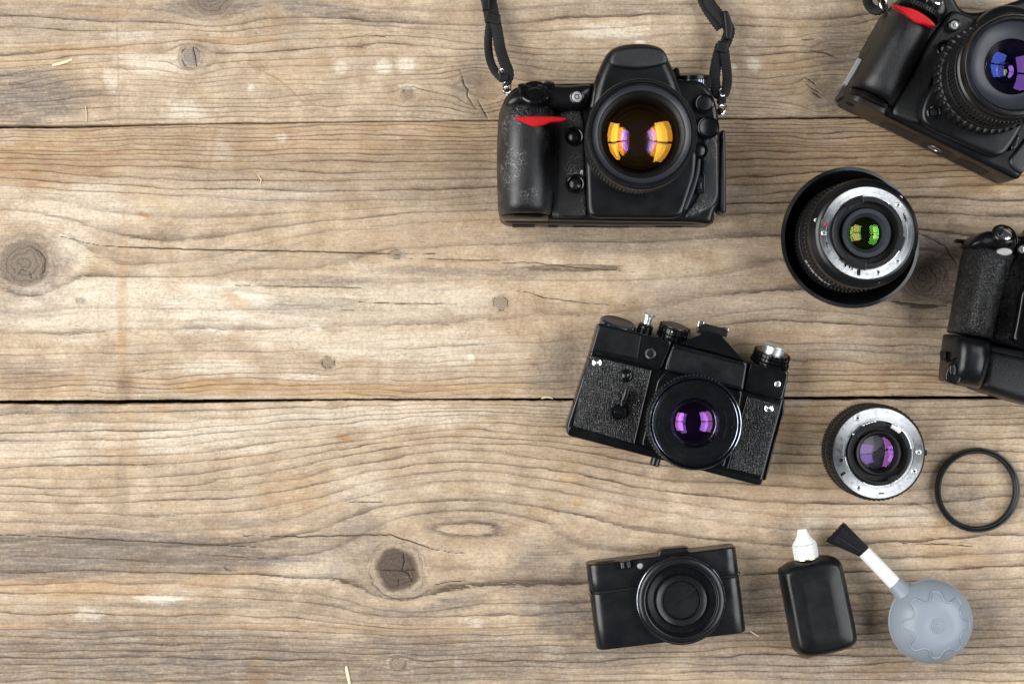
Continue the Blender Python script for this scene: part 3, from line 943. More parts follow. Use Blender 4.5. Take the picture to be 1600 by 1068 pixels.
    kc = t.mix(t.math('MULTIPLY', t.mapr(t.noise(t.coord((1300, 1300, 1000), (3, 3, 3)), 1.0, 5, 0.75), 0.40, 0.66, 0.0, 0.60), t.mapr(t.attr('knotdark'), 0.4, 1.0, 1.0, 0.30)), kc, (0.30, 0.235, 0.165))
    kc = t.mix(t.math('MULTIPLY', line, 0.75), kc, (0.035, 0.026, 0.022))
    c = t.mix(t.math('MULTIPLY', t.attr('knot'), 0.92), c, kc)
    c = t.mix(t.math('MULTIPLY', t.attr('scratch'), 0.75), c, (0.22, 0.125, 0.055))
    # specks of dirt and pale dust
    c = t.mix(t.mapr(spk, 0.66, 0.72, 0, 0.8), c, (0.06, 0.045, 0.035))
    c = t.mix(t.mapr(t.noise(t.coord((900, 1300, 900), (4, 4, 4)), 1.0, 2, 0.5), 0.70, 0.76, 0, 0.6), c, (0.72, 0.66, 0.56))
    c = t.mix(t.mapr(t.attr('crack'), 0.30, 0.62), c, (0.018, 0.013, 0.010))
    hs = t.math('SUBTRACT', t.math('MULTIPLY', fibre2, 0.5), t.math('MULTIPLY', ln, 1.0))
    hs = t.math('ADD', hs, t.math('MULTIPLY', mott, 0.5))
    t.bsdf(c, t.mapr(mott, 0.3, 0.7, 0.55, 0.8), 0, t.bump(hs, 0.75, 0.0005), 0.35)
    return t.m


def build_table():
    tb = bpy.data.objects.new('table', None)
    col.objects.link(tb)
    tb['kind'] = 'structure'
    tb['label'] = 'rustic table top of three weathered pine planks with knots and cracks'
    ORG[tb.name] = (0, 0, 0)
    wood = wood_material()
    ra = np.concatenate([np.linspace(-150, -24, 12), np.arange(-20, 192.1, 1.58)])
    ra = (ra - ra[0]) / (ra[-1] - ra[0])
    rb = np.linspace(0, 1, 272)
    rc = np.concatenate([np.arange(628, 1086, 1.58), np.linspace(1092, 1220, 12)])
    rc = (rc - rc[0]) / (rc[-1] - rc[0])
    make_plank(0, XA, GA, -150, gap1_top, ra, wood, tb)
    make_plank(1, XB, GB, gap1_bot, gap2_top, rb, wood, tb)
    make_plank(2, XC, GC, gap2_bot, 1220, rc, wood, tb)
    # black board added below to block light from underneath, seen only in the gaps
    MB().box(-520, 520, -305, 305, -45, -21, 1).build('gap_light_stop', M_['hole'], tb)


build_table()


# ------------------------------------------------------------------ shared camera pieces
def button(parent, c, r, z, rs=None, mat='black', dome=1.2, name='button', sink=1.0):
    """push button in a round socket"""
    if rs:
        b = MB().lathe([(rs, z - 4), (rs, z + 0.2), (rs - 0.7, z + 0.8), (rs - 1.4, z + 0.5), (r + 0.3, z - sink), (r + 0.3, z - 4)], 40, c).build('button_socket', M_['gloss'], parent)
        MB().disc(c, r + 0.5, z - sink - 0.4, 32).build('socket_floor', M_['hole'], b)
    m = MB()
    m.lathe([(r, z - 4), (r, z + 0.6), (r - 0.4, z + 1.1)], 36, c)
    m.dome(c, r - 0.4, z + 1.1, dome, 36, 6)
    return m.build(name, M_[mat], parent)


def lamp(parent, c, r, z, name='focus_lamp'):
    m = MB().lathe([(r + 0.9, z - 3), (r + 0.9, z + 0.4), (r, z + 0.8), (r - 0.3, z + 0.1)], 32, c).build(name, M_['satin'], parent)
    MB().dome(c, r, z, 1.0, 28, 5).build('lens_cap_glass', M_['lamp'], m)
    MB().lathe([(r * .45, z + 0.6), (r * .45, z + 1.1), (r * .3, z + 1.15)], 20, c).build('reflector', M_['chrome'], m)
    return m


def wheel(parent, o, axis, xh, r, w, n, name='command_dial', mat='knurl', d=0.9, sub=None):
    """ribbed thumb wheel with its axle along axis"""
    M = frame((o[0], o[1], o[2]), axis, xh)
    m = MB().loft(gear_outline(r, n, d, 0.55), [(1.0, -w / 2), (0, -w / 2 + 0.6), (0, w / 2 - 0.6), (1.0, w / 2), (1.1, w / 2)], M, cap0=True)
    return m.build(name, M_[mat], parent)


def webbing(parent, pts, ra, rb, name='strap'):
    path = co(pts, 40)
    return MB().tube(path, ra, rb, 12, rmod=lambda L, g: 1 + 0.055 * math.sin(L * 2 * math.pi / 2.1), power=3.0).build(name, M_['web'], parent, angle=60)


def keeper(parent, c, ang, lx, ly, z0, z1, name='strap_keeper', mat='matte'):
    M = Matrix.Translation((c[0], c[1], 0)) @ Matrix.Rotation(ang, 4, 'Z')
    return MB().slab(rp([(-lx, -ly), (lx, -ly), (lx, ly), (-lx, ly)], 0.9), z0, z1, 0.7, M=M, cap0=True).build(name, M_[mat], parent)


def ring_wire(parent, c, R_, r, z, tilt=(0, 0, 1), name='split_ring', mat='chrome', flat=1.0):
    M = frame((c[0], c[1], z), tilt)
    m = MB()
    n, k = 28, 8
    vv, ff = [], []
    for i in range(n):
        a = 2 * math.pi * i / n
        for j in range(k):
            b = 2 * math.pi * j / k
            q = R_ + r * math.cos(b)
            vv.append((q * math.cos(a), q * flat * math.sin(a), r * math.sin(b)))
    for i in range(n):
        for j in range(k):
            ff.append((i * k + j, ((i + 1) % n) * k + j, ((i + 1) % n) * k + (j + 1) % k, i * k + (j + 1) % k))
    m.add(vv, ff, M)
    return m.build(name, M_[mat], parent)


def screw(parent, c, r, z, ang=0.4, name='screw', cross=True, mat='steel'):
    m = MB().lathe([(r, z - 0.5), (r, z + 0.15), (r * .8, z + 0.35)], 20, c)
    m.disc(c, r * .8, z + 0.35, 20)
    o = m.build(name, M_[mat], parent)
    b = MB()
    for k in range(2 if cross else 1):
        M = Matrix.Translation((c[0], c[1], 0)) @ Matrix.Rotation(ang + k * math.pi / 2, 4, 'Z')
        b.box(-r * .62, r * .62, -r * .16, r * .16, z + 0.2, z + 0.42, 0.02, M)
    b.build('screw_slot', M_['hole'], o)
    return o


def glass(parent, c, r, z, hgt, mat, name='glass_element', lvl=0):
    """one coated element; lvl counts the elements in front of it, which dim it"""
    key = '%s_%d' % (mat, lvl)
    if key not in M_:
        tint, st = COATS[mat]
        M_[key] = coated(key, tint, st * 2.04 ** lvl, 0.02, 0.7)
    mat = key
    return MB().dome(c, r, z, hgt, 56, 14).build(name, M_[mat], parent, angle=180)


def arc_ring(m, c, r0, r1, z0, z1, a0, a1, n=24, bev=0.25):
    """a piece of a ring between two angles (degrees)"""
    out = [(c[0] + r1 * math.cos(R(a0 + (a1 - a0) * i / n)), c[1] + r1 * math.sin(R(a0 + (a1 - a0) * i / n))) for i in range(n + 1)]
    out += [(c[0] + r0 * math.cos(R(a1 + (a0 - a1) * i / n)), c[1] + r0 * math.sin(R(a1 + (a0 - a1) * i / n))) for i in range(n + 1)]
    return m.slab(out, z0, z1, bev, seg=2)


def arc_a(z, c, X, Y, h):
    """angle (deg) of a measured spot round a centre"""
    p = z(X, Y, h)
    return math.degrees(math.atan2(p[1] - c[1], p[0] - c[0]))


# ------------------------------------------------------------------ 1  large worn reflex camera with strap
def big_slr():
    z = Zoom(740, 0, 2.811)
    T = thing('reflex_camera', 'large worn black reflex camera with orange lens reflections and woven neck strap', 'camera', P(965, 250), 'digital reflex cameras')
    h = 44
    body = MB().slab(rp(z.poly([(118, 480), (140, 420), (185, 378), (300, 366), (520, 362), (900, 345), (1000, 352), (1045, 395), (1072, 470), (1082, 560), (1080, 900), (1056, 930), (1050, 985), (960, 975), (640, 972), (130, 962), (108, 930), (104, 700)], h), 4), 1.5, h, 3.5).build('body', M_['black'], T)
    MB().slab(rp(z.poly([(112, 935), (1060, 925), (1056, 985), (940, 985), (640, 986), (150, 980), (118, 965)], 34), 4), 0.2, 34, 2.0).build('bottom_plate', M_['brown'], T)
    for (xa, xb, h0, h1) in ((170, 270, 8, 26), (330, 372, 6, 22), (440, 545, 6, 20), (545, 690, 9, 18), (810, 925, 6, 22)):
        x0, y0 = z(xa, 986, 30); x1, _ = z(xb, 986, 30)
        MB().box(x0, x1, y0 - 0.45, y0 + 2, h0, h1, 0.2).build('bottom_label', M_['hole'], body)
    # rubber panel beside the grip, worn panel on the other end
    MB().slab(rp(z.poly([(330, 520), (420, 470), (470, 475), (488, 560), (490, 760), (500, 940), (480, 955), (340, 955)], 46), 3), 30, 46.5, 2.2).build('rubber_panel', M_['worn'], T)
    MB().slab(rp(z.poly([(1005, 600), (1050, 585), (1075, 620), (1078, 860), (1060, 905), (935, 965), (925, 940), (985, 860), (1000, 740)], 45), 3), 28, 45.6, 2.0).build('side_rubber', M_['worn'], T)
    # hand grip
    rows = []
    for Y, xl, xr, hh in ((462, 128, 320, 50), (470, 120, 345, 58), (490, 112, 360, 63), (540, 106, 368, 66), (620, 102, 366, 67), (720, 101, 362, 67), (820, 103, 358, 66), (900, 106, 352, 64.5), (930, 110, 348, 63), (942, 116, 345, 60), (948, 122, 342, 55)):
        rows.append((z(xl, Y, hh * .72), z(xr, Y, hh * .72), hh))
    MB().rows(rows, 36, 2.7, 2.0, 32).build('grip', M_['worn'], T, angle=60)
    MB().rows([(z(112, 944, 40), z(345, 944, 40), 50), (z(116, 950, 40), z(345, 952, 40), 58), (z(120, 958, 40), z(342, 960, 40), 57), (z(130, 968, 40), z(335, 970, 40), 48)], 30, 2.7, 2.0, 28).build('battery_door', M_['gloss'], T, angle=60)
    # top plate with shutter release
    tp = MB().slab(rp(z.poly([(132, 465), (142, 425), (185, 383), (250, 368), (330, 366), (415, 372), (500, 362), (530, 372), (512, 440), (480, 480), (330, 482), (180, 480)], 56), 6), 30, 57, 8, 8, 8).build('top_plate', M_['black'], T)
    ax = Vector((0, 0.62, 0.78))
    c0 = z(270, 408, 58)
    Mt = frame((c0[0], c0[1], 56.2), ax)
    MB().lathe([(10.6, -4), (10.6, 1.0), (9.8, 1.8), (7.6, 1.4), (7.2, 0.4), (6.2, 0.3)], 48, M=Mt).build('power_switch', M_['gloss'], tp)
    MB().dome((0, 0), 6.0, 0.6, 1.7, 40, 8, Mt).build('shutter_button', M_['gloss'], tp)
    MB().box(-2.2, 3.4, -11.5, -8.6, 0.6, 2.6, 0.6, Mt @ Matrix.Rotation(0.5, 4, 'Z')).build('switch_lever', M_['gloss'], tp)
    for X, Y, r in ((330, 372, 4.0), (215, 380, 3.2)):
        cc = z(X, Y, 55)
        MB().lathe([(r, -3), (r, 1.0), (r * .8, 1.5), (r * .2, 1.6)], 24, M=frame((cc[0], cc[1], 53), (0, .8, .6))).build('top_button', M_['gloss'], tp)
    c0 = z(266, 486, 58)
    wheel(T, (c0[0], c0[1], 52), (0, 1, 0.1), (1, 0, 0), 11.5, 4.2, 34)
    MB().slab(cr(z.poly([(176, 520), (215, 512), (300, 511), (380, 514), (413, 522), (395, 533), (345, 538), (315, 549), (280, 558), (250, 554), (215, 538)], 66)), 60, 67.4, 1.4, 1.4).build('red_accent', M_['red'], T)
    lamp(T, z(453, 426, 57), z.len(25, 57), 57.2)
    for X, Y in ((441, 600), (446, 808)):
        button(T, z(X, Y, 48), z.len(27, 48), 48, z.len(42, 48), 'satin')
    button(T, z(1015, 454, 48), z.len(33, 48), 47.5, z.len(43, 48), 'satin', 0.5)
    button(T, z(1030, 560, 48), z.len(40, 48), 48, z.len(50, 48), 'satin', -0.9)
    button(T, z(990, 662, 50), z.len(27, 50), 50, z.len(40, 50), 'satin', 0.9, 'lens_release_button')
    sw = MB().slab(rp(z.poly([(978, 770), (1016, 766), (1016, 850), (975, 850)], 46), 1.2), 40, 46.6, 0.5).build('focus_switch', M_['gloss'], T)
    MB().slab(rp(z.poly([(984, 780), (1010, 778), (1008, 845), (982, 845)], 46.5), .6), 40, 47.0, 0.3).build('switch_slot', M_['hole'], sw)
    MB().slab(rp(z.poly([(982, 800), (1003, 797), (1003, 832), (982, 834)], 50), .8), 40, 50, 0.8).build('switch_lever', M_['satin'], sw)
    # mirror box and prism
    MB().slab(rp(z.poly([(488, 640), (505, 470), (560, 420), (900, 410), (965, 480), (985, 690), (978, 770), (935, 900), (918, 948), (880, 958), (520, 956), (500, 930)], 51), 5), 30, 51.5, 3.2).build('mirror_box', M_['black'], T)
    MB().tube(co([(*z(988, 700, 50), 50.6), (*z(980, 770, 50), 50.6), (*z(956, 850, 50), 50.6), (*z(928, 918, 50), 50.4)], 6), 1.5, 1.3, 10).build('edge_highlight', M_['greyring'], T)  # lighter grey tube added as the highlight along the mirror box edge
    prism = MB().slab(rp(z.poly([(520, 400), (548, 305), (592, 215), (660, 188), (760, 184), (838, 205), (862, 265), (895, 335), (915, 400), (925, 480), (505, 490)], 56), 7), 25, 58, 7, 9, 8).build('prism_housing', M_['black'], T)
    MB().slab(rp(z.poly([(520, 400), (542, 320), (560, 330), (545, 480), (505, 485)], 54), 4), 25, 55.5, 3).build('prism_shoulder', M_['black'], prism)
    MB().slab(rp(z.poly([(594, 268), (613, 222), (660, 207), (720, 203), (800, 206), (838, 222), (856, 262), (846, 282), (780, 297), (715, 303), (640, 297), (603, 287)], 61), 3.5), 50, 62.2, 2.4, 2.2).build('flash_cover', M_['rubber'], prism)
    # dials on the shoulder
    c0 = z(966, 372, 34)
    wheel(T, (c0[0], c0[1] + 1.0, 30), (0, 1, .12), (1, 0, 0), 12.5, 6.5, 44, 'mode_dial', 'dark_chrome', 0.7)
    MB().lathe([(12.0, -3), (12.0, 2.0), (9, 3.2), (0.5, 3.4)], 40, M=frame((c0[0], c0[1] + 4.5, 30), (0, 1, .12))).build('dial_cap', M_['gloss'], T)
    for Y, X in ((312, 890), (326, 893)):
        cc = z(X, Y, 40)
        MB().lathe([(2.2, -3), (2.2, 1.4), (1.2, 2.0), (0.1, 2.0)], 20, M=frame((cc[0], cc[1], 40), (.8, .5, .3))).build('prism_button', M_['gloss'], T)
    # rubber door over the sockets, standing a little open
    MB().slab(rp(z.poly([(1085, 572), (1105, 570), (1108, 700), (1110, 930), (1098, 938), (1076, 925), (1080, 760)], 32), 2), 8, 33, 1.5, cap0=True).build('socket_cover', M_['rubber'], T)
    MB().slab(rp(z.poly([(1088, 610), (1099, 608), (1098, 650), (1090, 655)], 33), .8), 30, 33.6, .4).build('cover_tab', M_['gloss'], T)
    # lens
    c = z(739, 588, 112)
    L = MB().lathe([(32.5, 46), (34.2, 50), (34.2, 74), (33.6, 78)], 96, c).build('lens', M_['satin'], T)
    g = MB().loft([(c[0] + a, c[1] + b) for a, b in gear_outline(35.4, 90, 0.8, 0.55)], [(1.0, 77), (0, 77.6), (0, 84.5), (0.9, 85), (0.9, 86), (0, 86.5), (0, 93.5), (0.9, 94), (0.9, 95), (0, 95.5), (0, 101.4), (1.0, 102)], cap1=False)
    g.build('focus_ring', M_['knurl'], L)
    MB().lathe([(34.0, 100), (35.4, 102.5), (35.6, 109.5), (35.1, 111.2), (34.2, 112), (33.2, 112), (32.7, 111.2), (32.5, 110.4), (32.0, 110.4), (31.6, 111.0), (31.0, 111.1)], 120, c).build('front_ring', M_['satin'], L)
    MB().lathe([(31.0, 111.1), (28.8, 108.8), (28.2, 108.6)], 120, c).build('inner_bevel', M_['greyring'], L)
    m = MB()
    pr = [(28.2, 108.6)]
    for i in range(6):
        pr += [(27.6 - i * .22, 107.9 - i * .8), (27.2 - i * .22, 107.6 - i * .8)]
    pr += [(25.2, 102.6), (24.9, 101.8), (24.4, 102.2), (24.2, 100)]
    m.lathe(pr[::-1], 110, c).build('filter_thread', M_['matte'], L)
    MB().lathe([(14.0, 62), (16, 66), (24.4, 98)], 80, c).build('inner_barrel', M_['hole'], L)
    MB().disc(c, 16, 62.5, 48).build('shutter_curtain', M_['hole'], L)
    glass(L, c, 24.3, 101.0, 6.2, 'orange_coat', 'front_glass')
    glass(L, c, 23.6, 95.5, 5.6, 'yellow_coat', lvl=1)
    glass(L, c, 22.0, 86.0, 10.4, 'blue_coat', lvl=4)
    glass(L, c, 19.5, 82.0, 6.0, 'green_coat', lvl=4)
    glass(L, c, 22.6, 93.0, 7.2, 'orange_coat', lvl=2)
    glass(L, c, 22.2, 90.0, 8.4, 'red_coat', lvl=3)
    # strap, left end
    def zz(X, Y, h):
        a, b = z(X, Y, h)
        return (a, b, h)
    st = webbing(T, [zz(52, -90, 4), zz(62, -20, 6), zz(76, 50, 9), zz(82, 90, 10)], 5.4, 1.5)
    webbing(st, [zz(78, 80, 9), zz(68, 130, 8), zz(64, 200, 8), zz(74, 270, 14), zz(98, 318, 20), zz(124, 343, 23)], 2.9, 1.5, 'strap_loop')
    webbing(st, [zz(92, 80, 12), zz(104, 140, 13), zz(116, 210, 15), zz(134, 270, 20), zz(152, 318, 24), zz(146, 350, 24), zz(130, 360, 23)], 3.9, 1.4, 'strap_loop')
    keeper(st, z(84, 80, 14), -0.28, 5.0, 3.6, 6, 15)
    keeper(st, z(53, 5, 12), 0.05, 2.6, 6.2, 5, 12.5, 'strap_slider')
    keeper(st, z(131, 340, 27), -0.05, 3.1, 2.4, 19, 27.6, 'ring_guard')
    for X, Y, r in ((124, 318, 1.9), (146, 382, 2.9), (143, 398, 2.2)):
        ring_wire(st, z(X, Y, 25), r, 0.55, 25, (0.3, 0.25, 0.9), flat=1.5)
    # strap, right end
    st = webbing(T, [zz(1000, -100, 5), zz(1004, -20, 6), zz(1024, 30, 8), zz(1062, 88, 10), zz(1088, 122, 11)], 4.2, 1.5)
    webbing(st, [zz(1022, -60, 8), zz(1036, 10, 10), zz(1064, 52, 12), zz(1096, 90, 13), zz(1122, 130, 12), zz(1112, 175, 11), zz(1092, 215, 12)], 4.0, 1.5, 'strap_loop')
    webbing(st, [zz(1086, 200, 11), zz(1066, 280, 14), zz(1058, 345, 18), zz(1066, 400, 21), zz(1082, 420, 22)], 3.9, 1.5, 'strap_loop')
    webbing(st, [zz(1098, 200, 13), zz(1108, 280, 16), zz(1114, 340, 19), zz(1110, 385, 22), zz(1098, 420, 22)], 3.4, 1.4, 'strap_loop')
    M = frame((*z(1116, 112, 16), 0), (0, 0, 1))
    MB().slab(rp(z.poly([(1096, 48), (1116, 46), (1140, 110), (1134, 172), (1108, 176), (1104, 120)], 17), 1.6), 8, 18, 1.2, cap0=True).build('strap_slider', M_['matte'], st)
    keeper(st, z(1094, 205, 17), -0.2, 3.8, 3.9, 7, 16.5)
    keeper(st, z(1092, 438, 25), 0.05, 2.9, 2.4, 18, 25.6, 'ring_guard')
    for X, Y, r in ((1092, 405, 1.9), (1092, 466, 2.8), (1090, 480, 2.2)):
        ring_wire(st, z(X, Y, 23), r, 0.55, 23, (0.3, 0.25, 0.9), flat=1.5)
    for X, Y in ((150, 402), (1082, 488)):
        q = z(X, Y, 24)
        MB().lathe([(2.2, -2), (2.2, 1.2), (1.4, 1.8), (0.1, 1.8)], 20, M=frame((q[0], q[1], 24), (0.5 if X > 600 else -0.5, .5, .5))).build('strap_lug', M_['satin'], T)
    # small white letter mark by the lower button
    q = z(470, 756, 47)
    m = MB()
    for x0, x1, y0, y1 in ((0, .35, -1.3, 1.3), (.35, 1.3, .95, 1.3), (.35, 1.3, -.05, .3), (1.2, 1.5, .15, 1.1)):
        m.box(q[0] + x0, q[0] + x1, q[1] + y0, q[1] + y1, 46.2, 46.72, .02)
    m.loft([(q[0] + .6, q[1] - .05), (q[0] + 1.0, q[1] - .05), (q[0] + 1.55, q[1] - 1.3), (q[0] + 1.15, q[1] - 1.3)], [(0, 46.2), (0, 46.72)])
    m.build('letter_mark', M_['white'], T)


# ------------------------------------------------------------------ 2  second reflex camera, turned, cut by the corner
def corner_slr():
    z = Zoom(1290, 0, 3.561)
    T = thing('reflex_camera', 'black reflex camera lying turned, bottom plate visible, purple reflections in its wide ring lens', 'camera', P(1500, 110), 'digital reflex cameras')
    def zz(X, Y, h):
        a, b = z(X, Y, h)
        return (a, b, h)
    dn = Vector((-0.46, -0.89))     # outward through the bottom plate
    body = MB().slab(rp(z.poly([(150, 440), (380, 20), (470, -60), (660, -120), (760, 60), (850, 70), (1130, -20), (1330, 150), (1345, 500), (1090, 985), (1062, 998), (345, 648), (150, 560)], 43), 5), 2, 43, 3.5).build('body', M_['black'], T)
    bp = MB().slab(rp(z.poly([(110, 520), (330, 640), (1066, 1000), (1096, 975), (1060, 900), (380, 560), (160, 440)], 40), 5), 0.2, 40, 2).build('bottom_plate', M_['brown'], T)
    # ribbed panels and tripod socket on the bottom face
    a = Vector(z(345, 650, 40)); b = Vector(z(1060, 1000, 40)); ex = (b - a).normalized()
    nrm = Vector((ex.y, -ex.x))
    if nrm.y > 0:
        nrm = -nrm
    Mb = Matrix.Identity(4)
    for i, vec in enumerate((Vector((ex.x, ex.y, 0)), Vector((0, 0, 1)), Vector((nrm.x, nrm.y, 0)))):
        for k in range(3):
            Mb[k][i] = vec[k]
    o = a + nrm * 0.0
    Mb[0][3], Mb[1][3], Mb[2][3] = o.x, o.y, 0
    Lb = (b - a).length
    for (u0, u1, v0, v1) in ((0.00, 0.30, 7, 27), (0.33, 0.57, 7, 27), (0.60, 0.84, 7, 27)):
        f = MB().slab(rp([(u0 * Lb, v0), (u1 * Lb, v0), (u1 * Lb, v1), (u0 * Lb, v1)], 1), -.4, 0.35, .2, M=Mb).build('ribbed_panel', M_['hole'], bp)
        mm = MB()
        k = 0
        while v0 + 2 + k * 2.6 < v1 - 2:
            if not (u0 > .3 and u0 < .4 and 11 < v0 + 2 + k * 2.6 < 23):
                mm.box(u0 * Lb + 1.5, u1 * Lb - 1.5, v0 + 2 + k * 2.6, v0 + 3.2 + k * 2.6, 0.2, 1.0, .2, Mb)
            else:
                mm.box(u0 * Lb + 1.5, u0 * Lb + 6, v0 + 2 + k * 2.6, v0 + 3.2 + k * 2.6, 0.2, 1.0, .2, Mb)
                mm.box(u1 * Lb - 10, u1 * Lb - 1.5, v0 + 2 + k * 2.6, v0 + 3.2 + k * 2.6, 0.2, 1.0, .2, Mb)
            k += 1
        mm.build('rib', M_['brown'], bp, kind='stuff')
    MB().lathe([(5.5, 0.2), (5.5, 0.8), (4.2, 0.9), (3.2, -1.0), (0.2, -1.2)], 30, c=(0.435 * Lb, 17), M=Mb).build('tripod_socket', M_['steel'], bp)
    # grip
    rows = []
    for (X0, Y0), (X1, Y1), hh in (((385, 22), (600, 142), 48), ((372, 32), (596, 152), 57), ((350, 68), (588, 186), 62), ((310, 140), (560, 262), 64.5), ((262, 230), (520, 352), 65), ((214, 320), (470, 440), 64.5), ((172, 400), (425, 520), 64), ((140, 458), (392, 576), 62.5), ((124, 486), (372, 604), 59), ((120, 496), (360, 614), 52)):
        rows.append((z(X0, Y0, hh * .62), z(X1, Y1, hh * .72), hh))
    MB().rows(rows, 34, 2.7, 2.0, 32).build('grip', M_['rubber'], T, angle=60)
    MB().rows([(z(116, 492, 40), z(368, 606, 46), 56), (z(112, 502, 38), z(364, 616, 44), 61.5), (z(104, 518, 36), z(358, 630, 42), 58), (z(96, 532, 34), z(350, 640, 40), 47)], 25, 2.7, 2.0, 28).build('grip_foot', M_['gloss'], T, angle=60)
    # battery door under the grip
    pa, pb = Vector(z(105, 545, 40)), Vector(z(340, 655, 40))
    ex2 = (pb - pa).normalized(); n2 = Vector((ex2.y, -ex2.x)); n2 = n2 if n2.y < 0 else -n2
    M2 = Matrix.Identity(4)
    for i, vec in enumerate((Vector((ex2.x, ex2.y, 0)), Vector((0, 0, 1)), Vector((n2.x, n2.y, 0)))):
        for k in range(3):
            M2[k][i] = vec[k]
    M2[0][3], M2[1][3] = pa.x, pa.y
    bd = MB().slab(rp([(1, 6), (29, 6), (29, 50), (6, 50), (1, 42)], 5), -4, 0.6, .5, M=M2).build('battery_door', M_['brown'], T)
    MB().slab(rp([(3, 28), (9, 28), (9, 36), (3, 36)], 1), 0, 0.9, .2, M=M2).build('door_latch', M_['hole'], bd)
    # pale glossy strip on the hand side, standing in for window glare
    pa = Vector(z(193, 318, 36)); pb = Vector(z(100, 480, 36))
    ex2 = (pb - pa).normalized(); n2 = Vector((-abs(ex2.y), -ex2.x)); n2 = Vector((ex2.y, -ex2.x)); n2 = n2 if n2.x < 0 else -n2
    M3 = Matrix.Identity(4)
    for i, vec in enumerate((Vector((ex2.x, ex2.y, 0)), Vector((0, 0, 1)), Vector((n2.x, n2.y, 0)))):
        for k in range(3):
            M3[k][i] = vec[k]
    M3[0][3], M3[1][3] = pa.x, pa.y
    MB().slab(rp([(0, 25), (Lb * .21, 25), (Lb * .21, 33), (0, 33)], 1), -2, 0.7, .6, M=M3).build('side_glare_strip', M_['lamp'], T)
    # red accent, dial, lamp, buttons
    MB().slab(cr(z.poly([(376, 30), (440, 38), (500, 54), (560, 88), (600, 124), (613, 148), (585, 146), (545, 136), (508, 128), (478, 106), (436, 68)], 65)), 59, 65.6, 1.3).build('red_accent', M_['red'], T)
    c0 = z(540, 48, 58)
    ay = Vector((0.46, 0.89, 0.0))
    wheel(T, (c0[0], c0[1], 51), ay, (0.89, -0.46, 0), 14.5, 4.0, 40)
    MB().slab(rp(z.poly([(395, 20), (470, -60), (660, -90), (700, 60), (640, 130), (600, 130), (520, 30)], 54), 5), 30, 55, 6, 7, 6).build('top_plate', M_['black'], T)
    q = z(610, 2, 56)
    MB().lathe([(5.4, -3), (5.4, 1.4), (4.6, 2.2), (0.3, 2.2)], 32, M=frame((q[0], q[1], 55), (0.3, 0.6, 0.74))).build('shutter_button', M_['chrome'], T)
    MB().slab(rp(z.poly([(560, 240), (640, 130), (700, 50), (840, 100), (900, 140), (760, 300), (600, 420), (560, 640), (520, 700), (360, 640), (400, 520), (470, 430)], 45), 5), 30, 46.5, 3).build('rubber_panel', M_['rubber'], T)
    lamp(T, z(718, 140, 51), z.len(26, 51), 51)
    button(T, z(663, 270, 50), z.len(26, 50), 50, z.len(46, 50), 'satin')
    # mirror box plate and prism
    MB().slab(rp(z.poly([(524, 640), (560, 520), (640, 420), (760, 270), (900, 160), (1180, 120), (1260, 420), (1080, 740), (1030, 820), (985, 868), (930, 870), (560, 704)], 53), 8), 30, 53.5, 3.0).build('mirror_box', M_['black'], T)
    MB().slab(rp(z.poly([(1065, 748), (1084, 760), (1066, 820), (1030, 842), (1036, 800)], 52), 2), 30, 52.5, 1).build('lens_release_button', M_['gloss'], T)
    MB().slab(rp(z.poly([(1110, 770), (1010, 900), (1080, 970), (1104, 960), (1300, 560), (1250, 500)], 45), 5), 30, 45.5, 2).build('side_rubber', M_['rubber'], T)
    MB().slab(rp(z.poly([(850, 100), (930, 38), (1010, 14), (1120, 30), (1180, 80), (1240, 240), (900, 280), (800, 200)], 58), 8), 25, 60, 8, 9, 8).build('prism_housing', M_['black'], T)
    button(T, z(603, 625, 54), z.len(22, 54), 54, z.len(40, 54), 'hole', 0.4)
    # lens
    c = z(1057, 362, 116)
    Ln = MB().lathe([(35.5, 46), (36, 51), (35.2, 52), (34.6, 68), (34.6, 79), (33.8, 80)], 110, c).build('lens', M_['satin'], T)
    tz = MB().loft([(c[0] + x, c[1] + y) for x, y in gear_outline(37.0, 46, 1.5, 0.62)], [(1.5, 53), (0, 53.5), (0, 65), (1.5, 66.5), (1.7, 66.6)], cap1=False)
    tz.build('zoom_ring', M_['knurl'], Ln)
    MB().loft([(c[0] + x, c[1] + y) for x, y in gear_outline(34.6, 80, 0.9, 0.55)], [(1.2, 82), (0, 82.5), (0, 97), (1.2, 98), (1.3, 98)], cap1=False).build('focus_ring', M_['knurl'], Ln)
    a0 = arc_a(z, c, 860, 690, 75)
    mm = MB(); arc_ring(mm, (c[0], c[1]), 34.4, 35.1, 70, 77, a0 - 16, a0 + 16, bev=.2)
    mm.build('distance_window', M_['gloss'], Ln)
    MB().lathe([(33.6, 98), (33.8, 104), (32.6, 105), (32.6, 113.8), (31.8, 115.5), (30.8, 116), (29.6, 116), (29.1, 115), (28.0, 114.3)], 120, c).build('front_ring', M_['satin'], Ln)
    MB().lathe([(28.0, 114.3), (27.4, 113.6), (18.6, 109.5), (18.0, 109.6)], 120, c).build('name_ring', M_['greyring'], Ln)
    pr = [(18.0, 109.6)]
    for i in range(5):
        pr += [(17.4 - i * 1.5, 107.5 - i * 2.5), (16.6 - i * 1.5, 107.0 - i * 2.5)]
    pr += [(8.2, 92), (7.6, 90), (6.4, 88)]
    MB().lathe(pr[::-1], 100, c).build('inner_cone', M_['gloss'], Ln)
    MB().lathe([(6.6, 88.6), (6.8, 90.4), (5.6, 91.2), (5.2, 89)], 60, c).build('inner_ring', M_['greyring'], Ln)
    MB().disc(c, 7, 84, 40).build('aperture', M_['hole'], Ln)
    glass(Ln, c, 17.6, 107.6, 4.2, 'violet_coat', 'front_glass')
    glass(Ln, c, 15.0, 101.5, -5.0, 'blue_coat', lvl=1)
    glass(Ln, c, 9.0, 95.5, 3.2, 'violet_coat', lvl=2)
